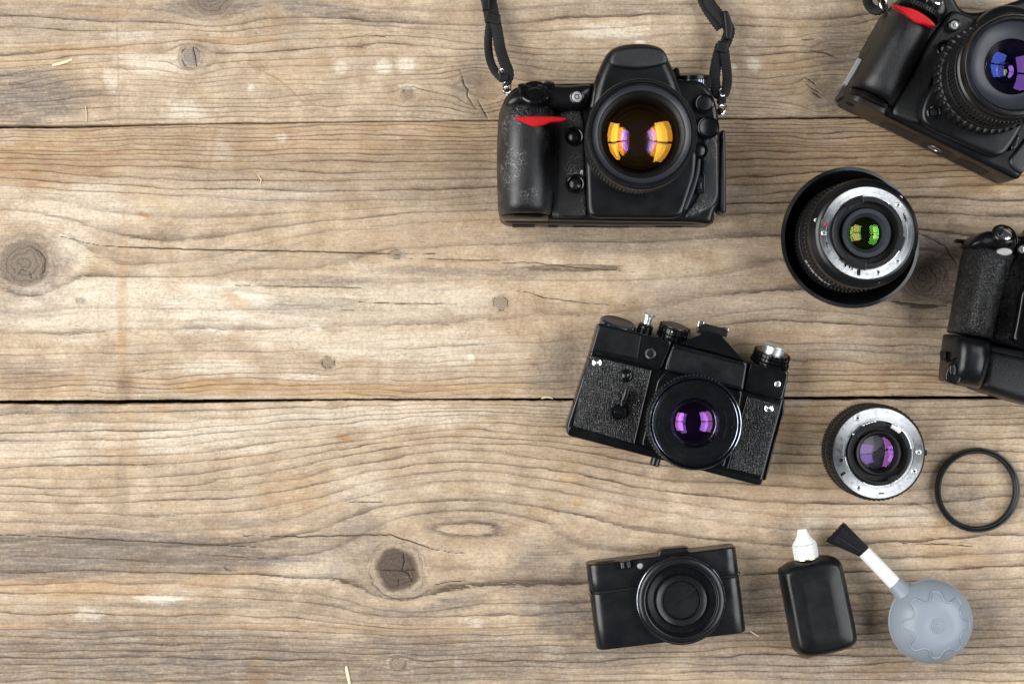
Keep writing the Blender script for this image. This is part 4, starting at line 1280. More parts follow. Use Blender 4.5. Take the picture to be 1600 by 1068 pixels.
    glass(Ln, c, 5.4, 89.2, 2.2, 'green_coat', lvl=3)
    glass(Ln, c, 4.2, 87.0, 1.2, 'orange_coat', lvl=4)
    # strap stub at the top edge
    st = webbing(T, [zz(238, -60, 8), zz(232, 0, 9), zz(246, 36, 12), zz(276, 58, 16), zz(308, 52, 20), zz(326, 22, 22)], 3.4, 1.5)
    ring_wire(st, z(322, 20, 24), 3.0, 0.55, 24, (0.4, 0.2, 0.8), flat=1.5)
    webbing(st, [zz(290, -60, 8), zz(306, -10, 14), zz(318, 10, 20)], 2.8, 1.4, 'strap_loop')


# ------------------------------------------------------------------ 3  reflex camera on a battery grip, cut by the right edge
def grip_slr():
    z = Zoom(1440, 340, 3.5625)
    T = thing('reflex_camera', 'black reflex camera standing on a battery grip, cut off by the right edge', 'camera', P(1600, 490), 'digital reflex cameras')
    MB().slab(rp(z.poly([(320, 175), (320, 130), (380, 72), (470, 66), (530, 105), (800, 60), (1100, 170), (1200, 260), (1120, 840), (1090, 860), (390, 690), (270, 640)], 43), 5), 2, 43, 3.5).build('body', M_['black'], T)
    rows = []
    for (X0, Y0), (X1, Y1), hh in (((240, 158), (500, 196), 50), ((234, 166), (512, 204), 57), ((226, 190), (520, 232), 61), ((214, 240), (498, 282), 63.5), ((196, 330), (470, 370), 65), ((178, 430), (444, 470), 65.5), ((160, 530), (424, 570), 65), ((146, 600), (404, 645), 63.5), ((140, 628), (398, 674), 60), ((140, 636), (394, 684), 53)):
        rows.append((z(X0, Y0, 34), z(X1, Y1, hh * .72), hh))
    MB().rows(rows, 34, 2.6, 2.0, 32, under=0.30).build('grip', M_['coarse'], T, angle=60)
    MB().slab(rp(z.poly([(470, 300), (530, 215), (528, 130), (640, 100), (660, 330), (560, 400), (505, 690), (392, 672)], 44), 4), 30, 45.5, 2.4).build('rubber_panel', M_['coarse'], T)
    tp = MB().slab(rp(z.poly([(262, 166), (284, 122), (352, 74), (420, 68), (500, 78), (528, 108), (528, 190), (500, 204), (380, 176)], 55), 5), 30, 57, 7, 8, 7).build('top_plate', M_['black'], T)
    q = z(462, 92, 58)
    Mt = frame((q[0], q[1], 56.5), (0.1, 0.62, 0.78))
    MB().lathe([(8.2, -4), (8.2, 0.8), (7.4, 1.6), (5.8, 1.2), (5.4, 0.6)], 40, M=Mt).build('power_switch', M_['gloss'], tp)
    MB().dome((0, 0), 5.3, 0.8, 1.3, 32, 6, Mt).build('shutter_button', M_['chrome'], tp)
    q = z(512, 128, 56)
    m = MB()
    for i in range(3):
        m.box(q[0] - 1.6 + i * 1.5, q[0] - 0.7 + i * 1.5, q[1] - 2, q[1] + 2, 54, 58, .3)
    m.build('switch_lever', M_['gloss'], tp)
    q = z(462, 190, 60)
    MB().slab(circ(q, 5.2, 32, 2.6), 50, 61.5, 1.4).build('remote_window', M_['lamp'], T)
    lamp(T, z(562, 176, 50), z.len(23, 50), 50)
    q = z(218, 128, 26)
    lug = MB().slab(rp([(q[0] - 3.6, q[1] - 1.2), (q[0] + 4, q[1] - 2.2), (q[0] + 4, q[1] + 0.6), (q[0] - 3.2, q[1] + 1.3)], .8), 22, 27, .8, cap0=True).build('strap_lug', M_['gloss'], T)
    # mirror box, prism and lens, mostly outside the picture
    MB().slab(rp(z.poly([(500, 690), (520, 600), (556, 390), (640, 330), (1060, 380), (1080, 760), (1040, 830)], 50), 5), 30, 51, 3).build('mirror_box', M_['gloss'], T)
    MB().slab(rp(z.poly([(600, 120), (700, -30), (860, -50), (980, 30), (1040, 200), (1040, 400), (600, 380)], 57), 7), 25, 59, 7, 8, 7).build('prism_housing', M_['black'], T)
    c = z(868, 590, 48)
    Ln = MB().lathe([(35.5, 46), (36, 52), (34, 54), (34, 74), (35.5, 75), (35.5, 100), (34.8, 101.5), (32, 102), (31, 100), (27, 97)], 96, c).build('lens', M_['satin'], T)
    MB().lathe([(36.2, 50.6), (36.6, 51.4), (36.2, 52.2)], 96, c).build('mount_ring', M_['steel'], Ln)
    MB().lathe([(12, 70), (27, 97)], 64, c).build('inner_barrel', M_['hole'], Ln)
    MB().disc(c, 13, 70.5).build('aperture', M_['hole'], Ln)
    glass(Ln, c, 27, 97, 5, 'violet_coat', 'front_glass')
    # battery grip
    G = MB().slab(rp(z.poly([(350, 700), (700, 770), (1100, 850), (1060, 1130), (1000, 1140), (560, 1030), (318, 955)], 36), 4), 1, 38, 7, 8, 7).build('battery_grip', M_['rubber'], T)
    MB().slab(rp(z.poly([(372, 700), (1100, 852), (1090, 900), (372, 746)], 40), 2), 5, 41, 1.5).build('grip_collar', M_['satin'], G)
    rows = []
    for (X0, Y0), (X1, Y1), hh in (((134, 648), (384, 692), 52), ((126, 656), (386, 702), 60), ((122, 690), (384, 738), 63), ((116, 740), (376, 790), 63.5), ((110, 800), (362, 850), 63), ((104, 860), (344, 910), 61), ((102, 890), (330, 938), 57), ((106, 906), (318, 950), 48)):
        rows.append((z(X0, Y0, 34), z(X1, Y1, hh * .72), hh))
    MB().rows(rows, 30, 3.4, 2.3, 32, under=0.32).build('grip_handle', M_['black'], G, angle=60)
    MB().slab(rp(z.poly([(304, 742), (362, 734), (366, 762), (330, 890), (292, 898), (276, 888)], 60), 4), 40, 60.5, 3, 5, 5).build('finger_pad', M_['coarse'], G)
    MB().slab(rp(z.poly([(126, 912), (134, 850), (170, 784), (200, 778), (226, 812), (214, 930)], 57), 4), 44, 58.6, 1.2, 1.2).build('shutter_lock', M_['gloss'], G)
    q = z(178, 846, 61)
    MB().slab(circ(q, z.len(21, 62), 32, z.len(38, 62)), 52, 60.0, 1.4).build('shutter_button', M_['black'], G)
    q = z(126, 768, 44)
    MB().slab(rp(z.poly([(122, 744), (136, 740), (138, 780), (124, 796)], 46), 1), 36, 48, .8).build('lock_lever', M_['hole'], G)


# ------------------------------------------------------------------ 4  film camera
def film_camera():
    z = Zoom(870, 470, 3.5605)
    T = thing('film_camera', 'vintage black film camera with pebbled leatherette, metal top dials and purple lens reflections', 'camera', P(1060, 620))
    ex = Vector((*z(1140, 1015, 30), 0)) - Vector((*z(60, 722, 30), 0)); ex.normalize()
    ey = Vector((-ex.y, ex.x, 0))
    h = 29
    body = MB().slab(rp(z.poly([(232, 120), (640, 222), (1070, 338), (1292, 396), (1262, 560), (1140, 1018), (1110, 1016), (60, 738), (52, 700), (130, 460), (185, 290)], h), 2.5), 1.0, h, 1.8).build('body', M_['gloss'], T)
    MB().slab(rp(z.poly([(78, 690), (440, 795), (520, 822), (930, 938), (1150, 995), (1136, 1022), (1110, 1022), (66, 748), (54, 730)], 30), 1.5), 0.5, 30.5, 0.8).build('bottom_plate', M_['gloss'], T)
    MB().slab(rp(z.poly([(1268, 545), (1262, 640), (1246, 660), (1164, 990), (1146, 1000), (1236, 640), (1250, 560)], 18), 1), 2, 20, 1).build('back_door', M_['gloss'], T)
    for pts in ([(178, 300), (526, 386), (512, 480), (440, 770), (424, 792), (90, 694), (96, 660)], [(1066, 532), (1238, 576), (1222, 660), (1136, 972), (955, 930), (965, 900)]):
        MB().slab(rp(z.poly(pts, 30), 1.2), 24, 30.2, 0.5).build('leatherette_panel', M_['skin'], T)
    m = MB()
    for q0, q1 in (((526, 386), (430, 792)), ((1062, 530), (950, 930))):
        a = Vector((*z(*q0, 31), 30.2)); b = Vector((*z(*q1, 31), 30.2))
        m.tube([a, a.lerp(b, .5), b], 0.45, 0.5, 8)
    m.build('panel_trim', M_['satin'], T)
    # top plates
    tl = MB().slab(rp(z.poly([(232, 122), (470, 180), (640, 222), (632, 262), (578, 388), (540, 372), (186, 284), (196, 258)], 34), 1.4), 4, 34, 1.2).build('top_plate', M_['gloss'], T)
    MB().slab(rp(z.poly([(238, 138), (470, 194), (448, 320), (200, 268)], 34.5), 1.0), 30, 34.7, 0.4).build('name_plate', M_['satin'], tl)
    q = z(521, 293, 35)
    fs = MB().lathe([(3.9, 33), (3.9, 35.2), (3.5, 35.6), (2.6, 35.5), (2.3, 34.6)], 36, q).build('flash_socket', M_['chrome'], T)
    MB().disc(q, 2.5, 34.7, 28).build('socket_hole', M_['satin'], fs)
    MB().lathe([(1.4, 34), (1.4, 35.2), (0.7, 35.3), (0.6, 34.8)], 20, q).build('socket_pin', M_['hole'], fs)
    tr = MB().slab(rp(z.poly([(1078, 338), (1292, 392), (1286, 440), (1254, 556), (1042, 502), (1050, 440)], 33), 1.6), 4, 33, 1.4).build('top_plate', M_['gloss'], T)
    screw(tr, z(1228, 462, 33), z.len(17, 33), 33.1, 1.2, cross=False)
    # prism
    pz = MB().slab(rp(z.poly([(650, 236), (1062, 342), (1036, 502), (598, 384), (612, 330)], 37), 1.8), 10, 37.5, 1.4).build('prism_housing', M_['gloss'], T)
    MB().slab(rp(z.poly([(644, 262), (1050, 362), (1030, 482), (622, 380), (618, 352)], 38), 1.2), 30, 38.0, 0.4).build('name_plate', M_['satin'], pz)
    a = [z(680, 236, 37), z(846, 164, 20), z(908, 180, 20), z(1040, 332, 37)]
    b = [z(700, 228, 30), z(846, 164, 14), z(908, 180, 14), z(1032, 326, 30)]
    vv = [(*a[0], 37.2), (*z(846, 168, 31), 31), (*z(906, 184, 31), 31), (*a[3], 37.2), (*z(840, 274, 37), 37.2), (*z(680, 230, 3), 3), (*z(846, 164, 3), 3), (*z(908, 180, 3), 3), (*z(1036, 326, 3), 3)]
    MB().add(vv, [(0, 4, 3, 2, 1), (0, 1, 6, 5), (1, 2, 7, 6), (2, 3, 8, 7)]).build('prism_roof', M_['gloss'], pz, angle=10)
    hs = MB().slab(rp(z.poly([(800, 118), (955, 158), (948, 200), (778, 176)], 24), 1), 16, 24, .6, cap0=True).build('accessory_shoe', M_['satin'], T)
    for pts in ([(790, 110), (822, 112), (820, 128), (798, 138), (782, 150)], [(920, 142), (958, 152), (954, 172), (938, 160)]):
        MB().slab(rp(z.poly(pts, 26), .6), 17, 26, .5, cap0=True).build('shoe_rail', M_['chrome'], hs)
    # top dials, seen from the side; the tops lean slightly to the viewer
    ax = (ey + Vector((0, 0, 0.30))).normalized()
    def on(X, Y, hh):
        p = z(X, Y, hh)
        return Vector((p[0], p[1], hh))
    o = on(340, 132, 20)
    ad = MB().lathe([(12.6, -2.5), (12.9, -1.2), (12.9, 1.2), (12.4, 1.8)], 56, M=frame(o, ax)).build('counter_dial', M_['dark_chrome'], T)
    MB().lathe([(12.4, 1.8), (11.2, 2.6), (10.6, 2.2), (0.2, 2.2)], 56, M=frame(o, ax)).build('dial_face', M_['greyring'], ad)
    MB().lathe([(11.2, -5), (11.2, -2.4), (12.4, -2.4)], 48, M=frame(o, ax)).build('wind_lever', M_['gloss'], ad)
    o = on(492, 150, 20)
    sb = MB().lathe([(5.6, -6), (5.2, 2.0), (4.4, 2.8), (3.2, 3.0), (3.0, 3.4)], 36, M=frame(o, ax)).build('release_collar', M_['gloss'], T)
    MB().lathe([(2.9, 0), (2.9, 8.6), (4.2, 9.2), (4.4, 10.6), (3.8, 11.2), (0.2, 11.0)], 36, M=frame(o, ax)).build('shutter_button', M_['steel'], sb)
    def knob(o, r, hh, n, name, par=T, d=1.2):
        M = frame(o, ax)
        m = MB()
        g = gear_outline(r, n, d, 0.62)
        m.loft(g, [(0.8, 0), (0, 0.5), (0, hh * .42), (1.3, hh * .47), (1.3, hh * .53), (0, hh * .58), (0, hh - .6), (0.9, hh), (1.0, hh)], M, cap0=True)
        return m.build(name, M_['gloss'], par)
    o = on(640, 208, 20)
    sd = knob(o, 11.2, 9.0, 20, 'speed_dial')
    MB().lathe([(8.6, 9.0), (8.4, 9.6), (0.2, 9.8)], 40, M=frame(o, ax)).build('dial_face', M_['satin'], sd)
    q = on(644, 172, 31.5)
    MB().dome((0, 0), 0.9, 0, .5, 14, 4, frame(q, (0, 0, 1))).build('index_mark', M_['brass'], sd)
    o = on(1180, 352, 20)
    rk = knob(o, 13.6, 3.4, 24, 'rewind_knob')
    knob(o + ax * 3.4, 13.0, 5.8, 22, 'speed_ring', rk)
    MB().lathe([(7.8, 8), (7.8, 13.5), (7.2, 14.2), (6.6, 13.8), (0.2, 13.6)], 40, M=frame(o + ax * 0.5, ax)).build('knob_cap', M_['steel'], rk)
    # chrome lugs
    for X, Y in ((222, 343), (1180, 596)):
        q = z(X, Y, 31)
        lg = MB().lathe([(3.4, 29), (3.4, 31), (3.0, 31.6), (2.2, 31.2)], 32, q).build('strap_lug', M_['chrome'], T)
        MB().dome(q, 2.3, 31.0, 1.4, 24, 6).build('lug_stud', M_['chrome'], lg)
        M = Matrix.Translation((q[0], q[1], 0)) @ Matrix.Rotation(0.3, 4, 'Z')
        MB().box(-0.45, 0.45, -1.6, 1.6, 31, 32.6, .1, M).build('lug_slot', M_['hole'], lg)
    # self timer
    button(T, z(384, 416, 31), z.len(27, 31), 31, z.len(36, 31), 'gloss', 1.2, 'timer_button', 0.2)
    o0 = z(382, 520, 34); o1 = z(345, 618, 34)
    tm = MB().slab(rp(z.poly([(380, 486), (404, 496), (398, 545), (372, 600), (350, 585), (360, 520)], 36), 1.4), 31, 35.5, 1.4, 1.6, 5, cap0=True).build('timer_lever', M_['gloss'], T)
    MB().tube([(*z(394, 494, 37), 36), (*z(388, 520, 37), 36.6), (*z(376, 552, 37), 36)], 2.2, 1.2, 12).build('lever_tip', M_['gloss'], tm)
    MB().lathe([(5.4, 29), (5.4, 33.4), (4.9, 34.2), (4.4, 33.8), (4.2, 33.2), (0.2, 33.2)], 36, o1).build('lever_hub', M_['gloss'], tm)
    M = Matrix.Translation((o1[0], o1[1], 0)) @ Matrix.Rotation(-0.15, 4, 'Z')
    MB().slab(rp([(-3.1, -1.0), (3.1, -1.0), (3.1, 1.0), (-3.1, 1.0)], .9), 33, 33.9, .4, M=M).build('hub_slot', M_['satin'], tm)
    # lens
    MB().slab(rp(z.poly([(608, 384), (1034, 500), (1010, 640), (930, 930), (520, 824), (470, 800), (560, 440)], 32), 2), 20, 32.5, 1.2).build('mirror_box', M_['gloss'], T)
    q = z(552, 872, 20)
    MB().lathe([(3.4, -6), (3.4, 5), (2.9, 5.6), (0.2, 5.6)], 28, M=frame((q[0], q[1], 22), -ey)).build('rewind_button', M_['gloss'], T)
    c = z(772, 680, 62)
    Ln = MB().lathe([(30.5, 30), (31.0, 34), (31.0, 38)], 90, c).build('lens', M_['gloss'], T)
    MB().loft([(c[0] + x, c[1] + y) for x, y in gear_outline(32.2, 78, 0.8, .55)], [(1, 38), (0, 38.5), (0, 49), (1, 49.6), (1.1, 49.6)], cap1=False).build('focus_ring', M_['knurl'], Ln)
    MB().lathe([(31, 49.6), (31.4, 52), (31.0, 57), (31.4, 60.5), (31.1, 61.6)], 110, c).build('barrel', M_['gloss'], Ln)
    MB().lathe([(31.1, 61.6), (30.6, 62.1), (30.2, 61.8)], 110, c).build('rim', M_['dark_chrome'], Ln)
    MB().lathe([(30.2, 61.8), (29.4, 59.4), (29.0, 59.2), (28.6, 60.2)], 110, c).build('front_groove', M_['gloss'], Ln)
    MB().lathe([(28.9, 59.9), (28.6, 60.3), (28.3, 60.1)], 110, c).build('thread_edge', M_['dark_chrome'], Ln)
    MB().lathe([(28.4, 60.0), (27.8, 58.8), (26.4, 58.6), (26.2, 58.2), (21.5, 57.9), (21.3, 57.5), (17.0, 57.3), (16.4, 56.6)], 110, c).build('name_ring', M_['gloss'], Ln)
    MB().lathe([(16.4, 56.4), (15.2, 54.2), (14.4, 53.6)], 96, c).build('glass_seat', M_['dark_chrome'], Ln)
    MB().lathe([(8, 34), (9, 38), (14.4, 53.6)], 80, c).build('inner_barrel', M_['hole'], Ln)
    MB().disc(c, 9, 36).build('aperture', M_['hole'], Ln)
    for X, Y in ((566, 678), (974, 702)):
        MB().lathe([(0.7, 58), (0.7, 58.9), (0.1, 59.0)], 14, z(X, Y, 58)).build('notch', M_['hole'], Ln)
    glass(Ln, c, 14.4, 53.8, 4.6, 'magenta_coat', 'front_glass')
    glass(Ln, c, 13.0, 49.5, 3.6, 'violet_coat', lvl=1)
    glass(Ln, c, 10.5, 43.5, -2.2, 'violet_coat', lvl=2)


# ------------------------------------------------------------------ 5  wide lens standing in its reversed hood
def wide_lens():
    z = Zoom(1190, 250, 4.27)
    T = thing('camera_lens', 'large lens standing upright in its upturned petal hood, silver mount with red dot', 'lens', P(1315, 378), 'detached lenses')
    HT = 84
    c = z(702, 486, HT)
    a_up = 118      # tall petal direction (deg)
    def petal(a):
        return 5.0 * math.cos(2 * (a - R(a_up)))
    hood = MB()
    prof = [(39.5, 2), (41, 4), (44.5, 18), (47.0, 29), (47.9, 30.8), (47.6, 32.0), (45.4, 32.4), (44.8, 31.6), (43.0, 18), (40.0, 6), (36.0, 4)]
    n = 128
    vv, ff = [], []
    for k, (r, zz_) in enumerate(prof):
        for i in range(n):
            a = 2 * math.pi * i / n
            zq = zz_ + (petal(a) if zz_ > 25 else petal(a) * zz_ / 60)
            rr = r + (0.35 * petal(a) / 5 * 2 if zz_ > 25 else 0)
            vv.append((c[0] + rr * math.cos(a), c[1] + rr * math.sin(a), max(zq, 0.3)))
    for k in range(len(prof) - 1):
        for i in range(n):
            ff.append((k * n + i, k * n + (i + 1) % n, (k + 1) * n + (i + 1) % n, (k + 1) * n + i))
    hood.add(vv, ff).build('lens_hood', M_['satin'], T, angle=50)
    MB().lathe([(37.5, 0.3), (37.5, 6), (36.6, 18), (36.6, 20)], 96, c).build('front_barrel', M_['matte'], T)
    MB().loft([(c[0] + x, c[1] + y) for x, y in gear_outline(37.6, 88, 1.0, .5)], [(1.2, 20), (0, 20.5), (0, 37), (1.2, 38), (1.3, 38)], cap1=False).build('zoom_ring', M_['knurl'], T)
    MB().lathe([(36.4, 38), (36.4, 47), (36.0, 48)], 110, c).build('scale_ring', M_['matte'], T)
    MB().loft([(c[0] + x, c[1] + y) for x, y in gear_outline(37.0, 72, 1.1, .55)], [(1.2, 48), (0, 48.5), (0, 60), (1.2, 61), (1.3, 61)], cap1=False).build('focus_ring', M_['knurl'], T)
    MB().lathe([(36.0, 61), (36.2, 62), (36.2, 74), (35.6, 76.5), (34.0, 78.2)], 110, c).build('rear_barrel', M_['satin'], T)
    MB().lathe([(34.0, 78.2), (33.4, 79.6), (31.2, 81.0), (30.2, 81.2)], 110, c).build('rear_collar', M_['satin'], T)
    # marks engraved on the scale ring
    m = MB()
    for i, X in enumerate(range(0, 9)):
        a = R(208 + i * 4.2)
        q = (c[0] + 36.5 * math.cos(a), c[1] + 36.5 * math.sin(a))
        m.box(-0.15, 0.25, -0.9 if i % 3 else -1.5, 0.9, 40 + (i % 3), 45, .03, Matrix.Translation((q[0], q[1], 0)) @ Matrix.Rotation(a, 4, 'Z'))
    m.build('scale_mark', M_['lamp'], T)
    # mount
    mt = MB().lathe([(30.4, 78), (30.4, HT - .6), (30.0, HT), (27.0, HT), (26.9, HT - .15), (26.6, HT - .15), (26.5, HT), (24.0, HT), (23.6, HT - .4), (23.6, HT - 2)], 128, c).build('mount_ring', M_['turned'], T)
    MB().lathe([(23.6, HT - 2), (23.2, HT - 2), (23.2, HT - 1.2), (22.6, HT - 1.2)], 110, c).build('mount_step', M_['dark_chrome'], mt)
    MB().lathe([(22.6, HT - 3), (22.4, HT - 3.4), (17.0, HT - 3.4), (16.6, HT - 3.0), (16.6, HT - 1.6), (16.2, HT - 1.2), (12.9, HT - 1.2), (12.5, HT - 1.6)], 110, c).build('rear_baffle', M_['matte'], T)
    MB().lathe([(16.0, HT - 1.2), (15.8, HT - 0.6), (13.2, HT - 0.6), (12.6, HT - 1.4), (10.7, HT - 4.5)], 100, c).build('rear_tube', M_['greyring'], T)
    # bayonet lugs
    tabs = MB().lathe([(22.9, HT - 1.6), (22.9, HT + 3.6), (22.4, HT + 4.0), (20.4, HT + 4.0), (20.0, HT + 3.4), (20.0, HT - 3)], 110, c).build('bayonet_tube', M_['matte'], T)
    for a0, a1 in ((arc_a(z, c, 672, 270, HT), arc_a(z, c, 560, 320, HT)), (arc_a(z, c, 900, 600, HT), arc_a(z, c, 942, 512, HT)), (arc_a(z, c, 690, 690, HT) - 360, arc_a(z, c, 575, 625, HT) - 360 - 0)):
        mm = MB()
        lo_, hi_ = min(a0, a1), max(a0, a1)
        if hi_ - lo_ > 180:
            lo_, hi_ = hi_, lo_ + 360
        arc_ring(mm, c, 19.6, 24.6, HT + 2.2, HT + 4.3, lo_, hi_)
        mm.build('bayonet_lug', M_['satin'], T)
    mm = MB(); arc_ring(mm, c, 22.9, 24.0, HT - .5, HT + 1.0, arc_a(z, c, 850, 290, HT), arc_a(z, c, 635, 255, HT)); mm.build('bayonet_edge', M_['chrome'], T)
    mm = MB(); arc_ring(mm, c, 22.9, 24.2, HT - .5, HT + 1.0, arc_a(z, c, 570, 665, HT), arc_a(z, c, 940, 515, HT)); mm.build('bayonet_edge', M_['chrome'], T)
    # contacts on the left inner side
    for i in range(14):
        a = R(150 + i * 4.6)
        q = (c[0] + 19.4 * math.cos(a), c[1] + 19.4 * math.sin(a))
        MB().dome(q, .55, HT + .6, .5, 10, 3).build('contact_pin', M_['gloss'], T)
    for X, Y, r in ((912, 300, 20), (907, 672, 20), (778, 749, 20), (416, 487, 20)):
        screw(mt, z(X, Y, HT), z.len(r, HT) * .92, HT, X * .01)
    for X, Y in ((927, 250), (367, 399), (780, 805)):
        screw(T, z(X, Y, 80), z.len(15, 80), 79.2 if X != 927 else 79.2, X * .02)
    MB().dome(z(428, 429, HT), z.len(11, HT), HT - .05, .6, 20, 4).build('red_dot', M_['red'], mt)
    q = z(648, 750, HT)
    MB().slab(rp([(q[0] - 1.1, q[1] - 2.0), (q[0] + 1.1, q[1] - 2.0), (q[0] + 1.1, q[1] + 2.0), (q[0] - 1.1, q[1] + 2.0)], .9), HT - 1, HT + .12, .1).build('lock_slot', M_['hole'], mt)
    m = MB()
    for (X0, Y0, X1, Y1) in ((553, 690, 565, 712), (553, 690, 590, 698), (582, 694, 592, 722), (600, 700, 608, 735), (945, 355, 952, 372), (950, 368, 962, 394), (958, 388, 968, 412), (432, 548, 438, 566)):
        a = z(X0, Y0, HT); b = z(X1, Y1, HT)
        m.box(min(a[0], b[0]), max(a[0], b[0]), min(a[1], b[1]), max(a[1], b[1]), HT - .3, HT + .1, .02)
    m.build('engraving', M_['hole'], mt)
    MB().lathe([(7.5, HT - 16), (10.7, HT - 4.5)], 64, c).build('inner_barrel', M_['hole'], T)
    MB().disc(c, 8.5, HT - 16).build('aperture', M_['hole'], T)
    glass(T, c, 10.7, HT - 4.2, 2.6, 'green_coat', 'rear_glass')
    glass(T, c, 9.6, HT - 8, -3.0, 'green_coat', lvl=1)
    glass(T, c, 8.8, HT - 12.5, -2.2, 'red_coat', lvl=2)


# ------------------------------------------------------------------ 6  small prime lens, mount up
def small_lens():
    z = Zoom(1260, 610, 4.45)
    T = thing('camera_lens', 'small prime lens lying mount up beside the filter ring, aperture blades showing', 'lens', P(1360, 705), 'detached lenses')
    HT = 38
    c = z(501, 434, HT)
    MB().lathe([(30.5, 0.2), (31.2, 1), (31.2, 4), (32.4, 5)], 100, c).build('front_barrel', M_['satin'], T)
    MB().loft([(c[0] + x, c[1] + y) for x, y in gear_outline(33.2, 100, .7, .55)], [(.8, 4), (0, 4.5), (0, 16), (.8, 17), (.9, 17)], cap1=False).build('focus_ring', M_['knurl'], T)
    MB().lathe([(32.4, 17), (32.6, 18), (32.6, 24), (32.0, 25)], 100, c).build('scale_ring', M_['satin'], T)
    MB().loft([(c[0] + x, c[1] + y) for x, y in gear_outline(33.2, 64, .9, .6)], [(.9, 25), (0, 25.5), (0, 32.5), (.9, 34), (1.0, 34)], cap1=False).build('aperture_ring', M_['knurl'], T)
    MB().lathe([(32.2, 34), (32.2, 36.4), (31.8, 37.0), (30.9, 37.0)], 110, c).build('rear_collar', M_['satin'], T)
    q = z(830, 432, 34)
    MB().slab(rp(z.poly([(812, 412), (840, 414), (838, 450), (812, 452)], 34), .6), 26, 35, .6, cap0=True).build('aperture_tab', M_['matte'], T)
    mt = MB().lathe([(31.0, 35), (31.0, HT - .5), (30.6, HT), (24.2, HT), (23.9, HT - .3), (23.4, HT - .3), (23.2, HT), (22.2, HT), (21.8, HT - .5), (21.8, HT - 2.6)], 128, c).build('mount_ring', M_['turned'], T)
    MB().lathe([(21.9, HT - 2.2), (15.6, HT - 2.6), (15.2, HT - 2.2), (15.0, HT + .6), (14.4, HT + .9), (13.6, HT + .6), (12.4, HT - 1.5), (12.0, HT - 3)], 110, c).build('rear_baffle', M_['matte'], T)
    tube = MB().lathe([(21.2, HT - 2.4), (21.2, HT + 2.8), (20.8, HT + 3.2), (19.4, HT + 3.2), (19.0, HT + 2.6), (19.0, HT - 2.4)], 110, c).build('bayonet_tube', M_['matte'], T)
    def arc(X0, Y0, X1, Y1, r0, r1, z0, z1, nm, mat):
        a0, a1 = arc_a(z, c, X0, Y0, HT + 2), arc_a(z, c, X1, Y1, HT + 2)
        lo_, hi_ = min(a0, a1), max(a0, a1)
        if hi_ - lo_ > 180:
            lo_, hi_ = hi_, lo_ + 360
        mm = MB(); arc_ring(mm, c, r0, r1, z0, z1, lo_, hi_)
        return mm.build(nm, M_[mat], T)
    arc(345, 320, 545, 225, 18.4, 22.0, HT + 1, HT + 3.6, 'bayonet_lug', 'satin')
    arc(690, 400, 650, 290, 18.6, 21.6, HT + 1, HT + 3.6, 'bayonet_lug', 'satin')
    arc(565, 625, 640, 610, 17.6, 21.6, HT + 1, HT + 3.6, 'bayonet_lug', 'satin')
    arc(585, 245, 660, 275, 18.6, 21.4, HT + 1, HT + 3.8, 'aperture_lever', 'steel')
    arc(640, 240, 760, 400, 21.8, 22.6, HT - .2, HT + .5, 'bayonet_edge', 'chrome')
    arc(275, 460, 400, 650, 21.8, 22.8, HT - .2, HT + .6, 'bayonet_edge', 'chrome')
    arc(400, 655, 640, 640, 21.6, 22.4, HT - .2, HT + .5, 'bayonet_edge', 'chrome')
    for i, (X, Y) in enumerate(((398, 240), (418, 231), (437, 224), (457, 218), (478, 214), (326, 302))):
        MB().dome(z(X, Y, HT + 3), .85, HT + 3.3, .7, 12, 3).build('contact_pin', M_['chrome'], T)
    for X, Y in ((356, 190), (780, 428), (750, 560), (363, 675)):
        screw(mt, z(X, Y, HT), z.len(19, HT), HT, X * .013)
    screw(T, z(657, 580, HT), z.len(12, HT), HT - 1.6, .3)
    m = MB()
    for pts in ([(232, 470), (256, 472), (250, 496), (228, 498)], [(232, 580), (262, 560), (276, 572), (244, 598)], [(502, 710), (540, 708), (540, 717), (502, 719)]):
        m.slab(z.poly(pts, HT), HT - .3, HT + .12, .05)
    m.build('engraving', M_['hole'], mt)
    # aperture blades
    zb = HT - 12
    ap = MB().lathe([(12.0, HT - 3), (11.6, zb + .5), (11.6, zb - 2)], 72, c).build('inner_barrel', M_['hole'], T)
    cq = z(478, 425, zb)
    for i in range(7):
        a = 2 * math.pi * i / 7 + .3
        a2 = a + 2 * math.pi / 7 * 1.25
        pts = [(c[0] + .7 * math.cos(a), c[1] + .7 * math.sin(a)), (c[0] + 11.6 * math.cos(a + .15), c[1] + 11.6 * math.sin(a + .15)), (c[0] + 11.6 * math.cos((a + a2) / 2 + .15), c[1] + 11.6 * math.sin((a + a2) / 2 + .15)), (c[0] + 11.6 * math.cos(a2 + .15), c[1] + 11.6 * math.sin(a2 + .15)), (c[0] + 0.7 * math.cos(a2), c[1] + .7 * math.sin(a2))]
        b = MB()
        tilt = 0.10
        b.add([(x, y, zb + ((x - c[0]) * math.cos(a + 1.6) + (y - c[1]) * math.sin(a + 1.6)) * tilt + (0.0)) for x, y in pts] + [(x, y, zb - .35 + ((x - c[0]) * math.cos(a + 1.6) + (y - c[1]) * math.sin(a + 1.6)) * tilt) for x, y in pts], [(0, 1, 2, 3, 4), (9, 8, 7, 6, 5), (0, 5, 6, 1), (4, 3, 8, 9), (0, 4, 9, 5), (1, 6, 7, 2), (2, 7, 8, 3)])
        b.build('aperture_blade', M_['blade'], ap, angle=5)
    MB().disc(c, 11.6, zb - 1.8).build('barrel_floor', M_['hole'], ap)
    glass(T, c, 12.0, HT - 2.8, 1.6, 'magenta_coat', 'rear_glass')
    glass(T, c, 11.7, HT - 7, -3.2, 'violet_coat', lvl=1)


